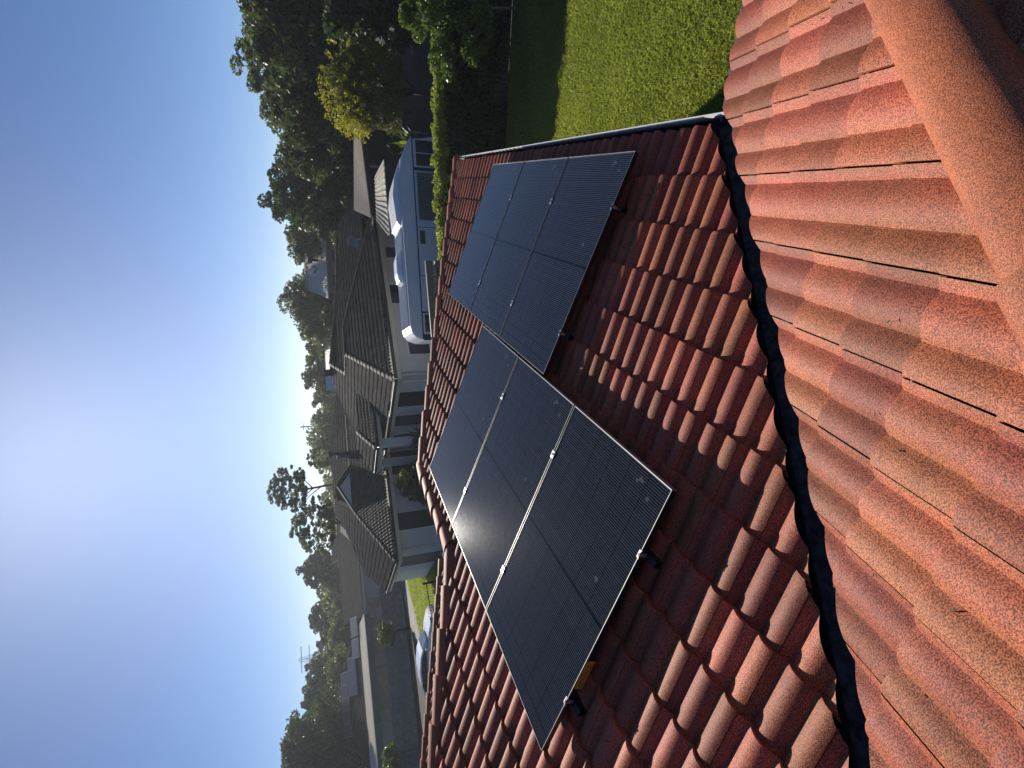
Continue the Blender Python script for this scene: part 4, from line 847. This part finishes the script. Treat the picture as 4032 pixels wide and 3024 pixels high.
# shrubs by the fence
tree(-34.6, 33.4, -2.35, 1.05, 'rounded bright topped shrub in front of the grey fence', 'leaf_shrub', 'dense', 'garden_shrub', zb=NG, zc=-3.3, rz=.95, k=30, per=220, size=.07, cat='shrub')
cl = thing('climbing_plant', 'leafy climber spilling over the grey fence near the bottom corner of the photo', 'plant', (-40.0, 26.0, NG))
cs = np.array([FB.lerp(FC, t_)[:] for t_ in np.linspace(-.05, 1.0, 60)]); cs[:, 2] = -2.75 + rng.normal(0, .28, 60); cs[:, :2] += rng.normal(0, .25, (60, 2)) - np.array([-.3, .2])
v, f, ti = leaves(cs, rng.uniform(.3, .6, 60), 170, .09); mesh_obj('foliage', v, f, M['leaf_shrub'], cl, tint=ti); m = MB(); m.tube([FC.lerp(FB, .4), FC.lerp(FB, .5) + Vector((0, 0, 2.0))], [.06, .03]); m.build('stem', M['bark'], cl)

# car
CO = Vector((-25.5, 19.3, NG)); CA = Vector((4.1, 1.7, 0)).normalized(); CN = Vector((CA.y, -CA.x, 0))    # CN toward the camera side
car = thing('parked_car', 'white hatchback car parked behind the black picket fence', 'car', CO + CA * 2.2)
def cpnt(s, z, d): return CO + CA * s - CN * d + Vector((0, 0, z))
LN = 4.55; Wc = 1.75
side = [(.02, .45), (.0, .75), (.12, .98), (.55, 1.05), (1.4, 1.06), (3.0, .98), (3.7, .88), (4.3, .72), (4.5, .55), (4.55, .32), (4.3, .22), (.25, .24)]
secs = [(0., .93), (.12, 1.), (Wc - .12, 1.), (Wc, .93)]
def loft(name, prof, ins, mat, par, bev=.05):
    m = MB(); m.slab([cpnt(s, z, ins) for s, z in prof], -CN * (Wc - 2 * ins)); o = m.build(name, mat, par, bevel=bev); return o
loft('body', side, 0, M['carwhite'], car, .09)
roofp = [(.22, 1.02), (.42, 1.28), (.85, 1.42), (1.7, 1.46), (2.4, 1.38), (2.9, 1.20), (3.35, .98), (1.5, 1.0)]
loft('cabin', roofp, .14, M['carwhite'], car, .06)
m = MB(); m.slab([cpnt(s, z, .125) for s, z in ((.48, 1.07), (.62, 1.28), (.95, 1.355), (1.72, 1.38), (2.35, 1.31), (2.75, 1.18), (3.05, 1.04), (1.5, 1.07))], CN * .01); wn = m.build('side_window', M['carglass'], car)
for s0, s1 in ((1.62, 1.70), (.93, .99)):
    m = MB(); m.slab([cpnt(s0, 1.06, .11), cpnt(s1 + .05, 1.06, .11), cpnt(s1, 1.38, .11), cpnt(s0, 1.38, .11)], CN * .008); m.build('pillar', M['black'], wn)
m = MB(); m.slab([cpnt(2.78, 1.24, .2), cpnt(3.38, .99, .2), cpnt(3.38, .99, Wc - .2), cpnt(2.78, 1.24, Wc - .2)], (.0, 0, .012)); m.build('windscreen', M['carglass'], car)
for s in (.85, 3.62):
    m = MB(); m.tube([cpnt(s, .32, -.03), cpnt(s, .32, .2)], .33, 24); wo_ = m.build('wheel', M['rubber'], car)
    m = MB()
    for k in range(7):
        t = k * 2 * math.pi / 7; m.tube([cpnt(s, .32, -.045), cpnt(s + .21 * math.cos(t), .32 + .21 * math.sin(t), -.04)], .025, 4)
    m.tube([cpnt(s, .32, -.05), cpnt(s, .32, -.03)], .07, 10); m.build('rim', M['alu'], wo_)
m = MB(); m.box(cpnt(-.01, .72, -.012), CA * .28, -CN * .3, (0, 0, .22)); m.build('tail_light', M['red'], car)
m = MB(); m.box(cpnt(4.2, .62, -.01), CA * .22, -CN * .25, (0, 0, .13)); m.build('headlight', M['glass'], car)
for s in (1.35, 2.55): m = MB(); m.box(cpnt(s, .86, -.02), CA * .17, -CN * .02, (0, 0, .03)); m.build('door_handle', M['black'], car)
m = MB(); m.box(cpnt(2.85, 1.0, -.17), CA * .12, -CN * .18, (0, 0, .13)); m.build('mirror', M['carwhite'], car, bevel=.02)
# picket fence of black metal
PF0 = Vector((-17.5, 19.3, NG)); PF1 = Vector((-18.7, 17.1, NG))
pk = thing('picket_fence', 'black metal picket fence in front of the car bonnet', 'fence', PF0.lerp(PF1, .5)); d = (PF1 - PF0).normalized(); L = (PF1 - PF0).length
m = MB(); m.box(PF0 - d * .06, d * .08, Vector((-d.y, d.x, 0)) * .08, (0, 0, 1.5)); m.build('post', M['black'], pk)
m = MB(); m.box(PF0 + Vector((0, 0, 1.3)), d * L, Vector((-d.y, d.x, 0)) * .03, (0, 0, .035)); m.box(PF0 + Vector((0, 0, .2)), d * L, Vector((-d.y, d.x, 0)) * .03, (0, 0, .035)); m.build('rails', M['black'], pk)
m = MB(); s = .1
while s < L: m.tube([PF0 + d * s, PF0 + d * s + Vector((0, 0, 1.45))], .010, 4); s += .125
m.build('pickets', M['black'], pk)
# low timber planter with a pale top
pl = thing('timber_planter', 'small mossy timber planter with a pale top beside the grey fence', 'planter', (-26.6, 15.9, NG)); m = MB(); m.box((-27.0, 15.6, NG), (.8, .35, 0), (-.2, .45, 0), (0, 0, .62)); m.build('box', M['timber'], pl); m = MB(); m.box((-27.03, 15.58, NG + .621), (.86, .38, 0), (-.2, .48, 0), (0, 0, .06)); m.build('top', M['white'], pl)

# ================================================================== DISTANT HOUSES
def cottage(cx_, cy, w_, d_, zw, zr, label, wallm, roofm, ang=.9, nwin=2, z0=NG, group='small distant houses among the trees'):
    t = thing('distant_house', label, 'house', (cx_, cy, z0), group); a = Vector((math.cos(ang), math.sin(ang), 0)); b = Vector((-a.y, a.x, 0)); O = Vector((cx_, cy, 0)) - a * w_ / 2 - b * d_ / 2
    def P(u, v_, z): return O + a * u + b * v_ + Vector((0, 0, z))
    m = MB(); m.slab([P(0, 0, z0), P(w_, 0, z0), P(w_, d_, z0), P(0, d_, z0)], (0, 0, zw - z0)); m.slab([P(0, 0, zw), P(0, d_, zw), P(0, d_ / 2, zr)], a * w_); m.build('wall', M[wallm], t)
    m = MB(); e = .4
    for sgn in (0, 1):
        y0, y1 = (-e, d_ / 2) if sgn == 0 else (d_ + e, d_ / 2); zlo = zw - e * (zr - zw) / (d_ / 2)
        n_ = 24
        for k in range(n_): u0 = -e + (w_ + 2 * e) * k / n_; u1 = u0 + (w_ + 2 * e) / n_ * .6; m.slab([P(u0, y0, zlo + .08), P(u1, y0, zlo + .08), P(u1, y1, zr + .08), P(u0, y1, zr + .08)], (0, 0, .03))
        m.slab([P(-e, y0, zlo + .02), P(w_ + e, y0, zlo + .02), P(w_ + e, y1, zr + .02), P(-e, y1, zr + .02)], (0, 0, .05))
    m.build('roof', M[roofm], t)
    for k in range(nwin):
        m = MB(); u0 = w_ * (k + .5) / nwin - .5; m.slab([P(u0, -.03, zw - 1.5), P(u0 + 1, -.03, zw - 1.5), P(u0 + 1, -.03, zw - .5), P(u0, -.03, zw - .5)], b * .02); m.build('window', M['dark'], t)
    return t
tan = cottage(-7.2, 52.5, 4.2, 11.0, -.35, 1.45, 'house with a tan corrugated roof and a round black roof vent among the trees', 'terracotta_wall', 'tansteel', .05)
m = MB(); m.tube([(-6.4, 48.0, .2), (-6.4, 48.0, .75)], .1, 8); m.tube([(-6.4, 48.0, .7), (-6.4, 48.0, 1.05)], .3, 10); m.build('roof_vent', M['black'], tan)
cottage(-15.5, 56, 6, 9, -1.2, .1, 'low tan roofed house behind the dark bushy shrub', 'terracotta_wall', 'orangesteel', .3)
cottage(-19.5, 56, 3, 3, -1.2, .2, 'tiny pale house right of the broad grey green gum', 'white', 'white', .6, 1)
cottage(-35.5, 50.0, 5.5, 3.5, -1.8, -.3, 'bright white roofed house between the trees above the charcoal roof', 'white', 'creamsteel', 2.3)
cottage(-66, 83, 8, 6, -.4, 1.4, 'pale two windowed house behind the second open gum', 'cream', 'brownsteel', .95, 3)
cottage(-72, 77, 9, 6, -.6, .9, 'pale gabled house just over the far dark ridge', 'cream', 'orangesteel', .95, 2)
cottage(-93, 66, 9, 6, -.3, .9, 'small cream house over the hip end of the far solar roof', 'cream', 'creamsteel', .7, 1)
tree(-11.2, 46.2, .2, 1.7, 'dark bushy shrub tree left of the tan roof', 'leaf_dark', 'dense', 'evergreen_tree', k=26, per=240, size=.11, zc=-1.2, rz=1.5)
# wires, pole, tower
ut = thing('utility_pole', 'thin hazy utility pole with one crossarm above the gum trees', 'pole', (-37.5, 81.8, NG)); m = MB(); m.tube([(-37.5, 81.8, NG), (-37.5, 81.8, 4.8)], .09, 6); m.build('mast', M['bark'], ut); m = MB(); m.box((-38.0, 81.5, 4.3), (1.0, .5, 0), (0, .08, 0), (0, 0, .08)); m.build('crossarm', M['bark'], ut)
tw = thing('power_tower', 'faint lattice power tower on the skyline among the dark trees', 'tower', (-160, 151, NG)); m = MB(); bx, by = -160., 151.
for sx2, sy2 in ((1, 1), (1, -1), (-1, 1), (-1, -1)): m.tube([(bx + 3 * sx2, by + 3 * sy2, NG), (bx + .8 * sx2, by + .8 * sy2, 9), (bx + .4 * sx2, by + .4 * sy2, 16)], .16, 4)
for k in range(7):
    z = NG + k * 2.8; r0, r1_ = 3 - (z - NG) * .155, 3 - (z + 2.8 - NG) * .155
    for a, b in (((1, 1), (-1, 1)), ((-1, 1), (-1, -1)), ((-1, -1), (1, -1)), ((1, -1), (1, 1))): m.tube([(bx + a[0] * r0, by + a[1] * r0, z), (bx + b[0] * r1_, by + b[1] * r1_, z + 2.8)], .1, 4)
m.build('lattice', M['alu'], tw)
for zz in (9.5, 12.5, 15.2): m = MB(); m.tube([(bx - 3.2, by - 3, zz), (bx + 3.2, by + 3, zz)], .14, 4); m.build('crossarm', M['alu'], tw)

# distant woodland mass closing the view
wd = rng.random; n_ = 1300; az = np.radians(rng.uniform(-72, 30, n_)); dd = rng.uniform(88, 135, n_)
cs = np.stack([np.sin(az) * dd, np.cos(az) * dd, rng.uniform(-4.5, 2.0, n_) + dd * .004 + 1.2 * np.sin(az * 23) + .7 * np.sin(az * 51)], 1)
v, f, ti = leaves(cs, rng.uniform(1.0, 2.2, n_), 90, .34); o = mesh_obj('woodland', v, f, M['leaf_gum'], loc=(0, 0, 0), tint=ti); tag(o, 'hazy far woodland closing the view behind the houses', 'woodland', kind='stuff')

# thin morning haze: one closed box round everything except the sky
hm = bpy.data.materials.new('haze'); hm.use_nodes = True; hn = hm.node_tree; hn.nodes.clear(); ho = hn.nodes.new('ShaderNodeOutputMaterial'); pv_ = hn.nodes.new('ShaderNodeVolumePrincipled')
pv_.inputs['Color'].default_value = (.86, .90, .95, 1); pv_.inputs['Density'].default_value = .0006; pv_.inputs['Anisotropy'].default_value = .5; hn.links.new(pv_.outputs[0], ho.inputs['Volume'])
m = MB(); m.box((-260, -40, GZ - 1.2), (520, 0, 0), (0, 330, 0), (0, 0, 22.5)); hz = m.build('haze', hm, loc=(0, 0, 0)); tag(hz, 'thin sunlit haze over the neighbourhood', 'haze', kind='stuff')
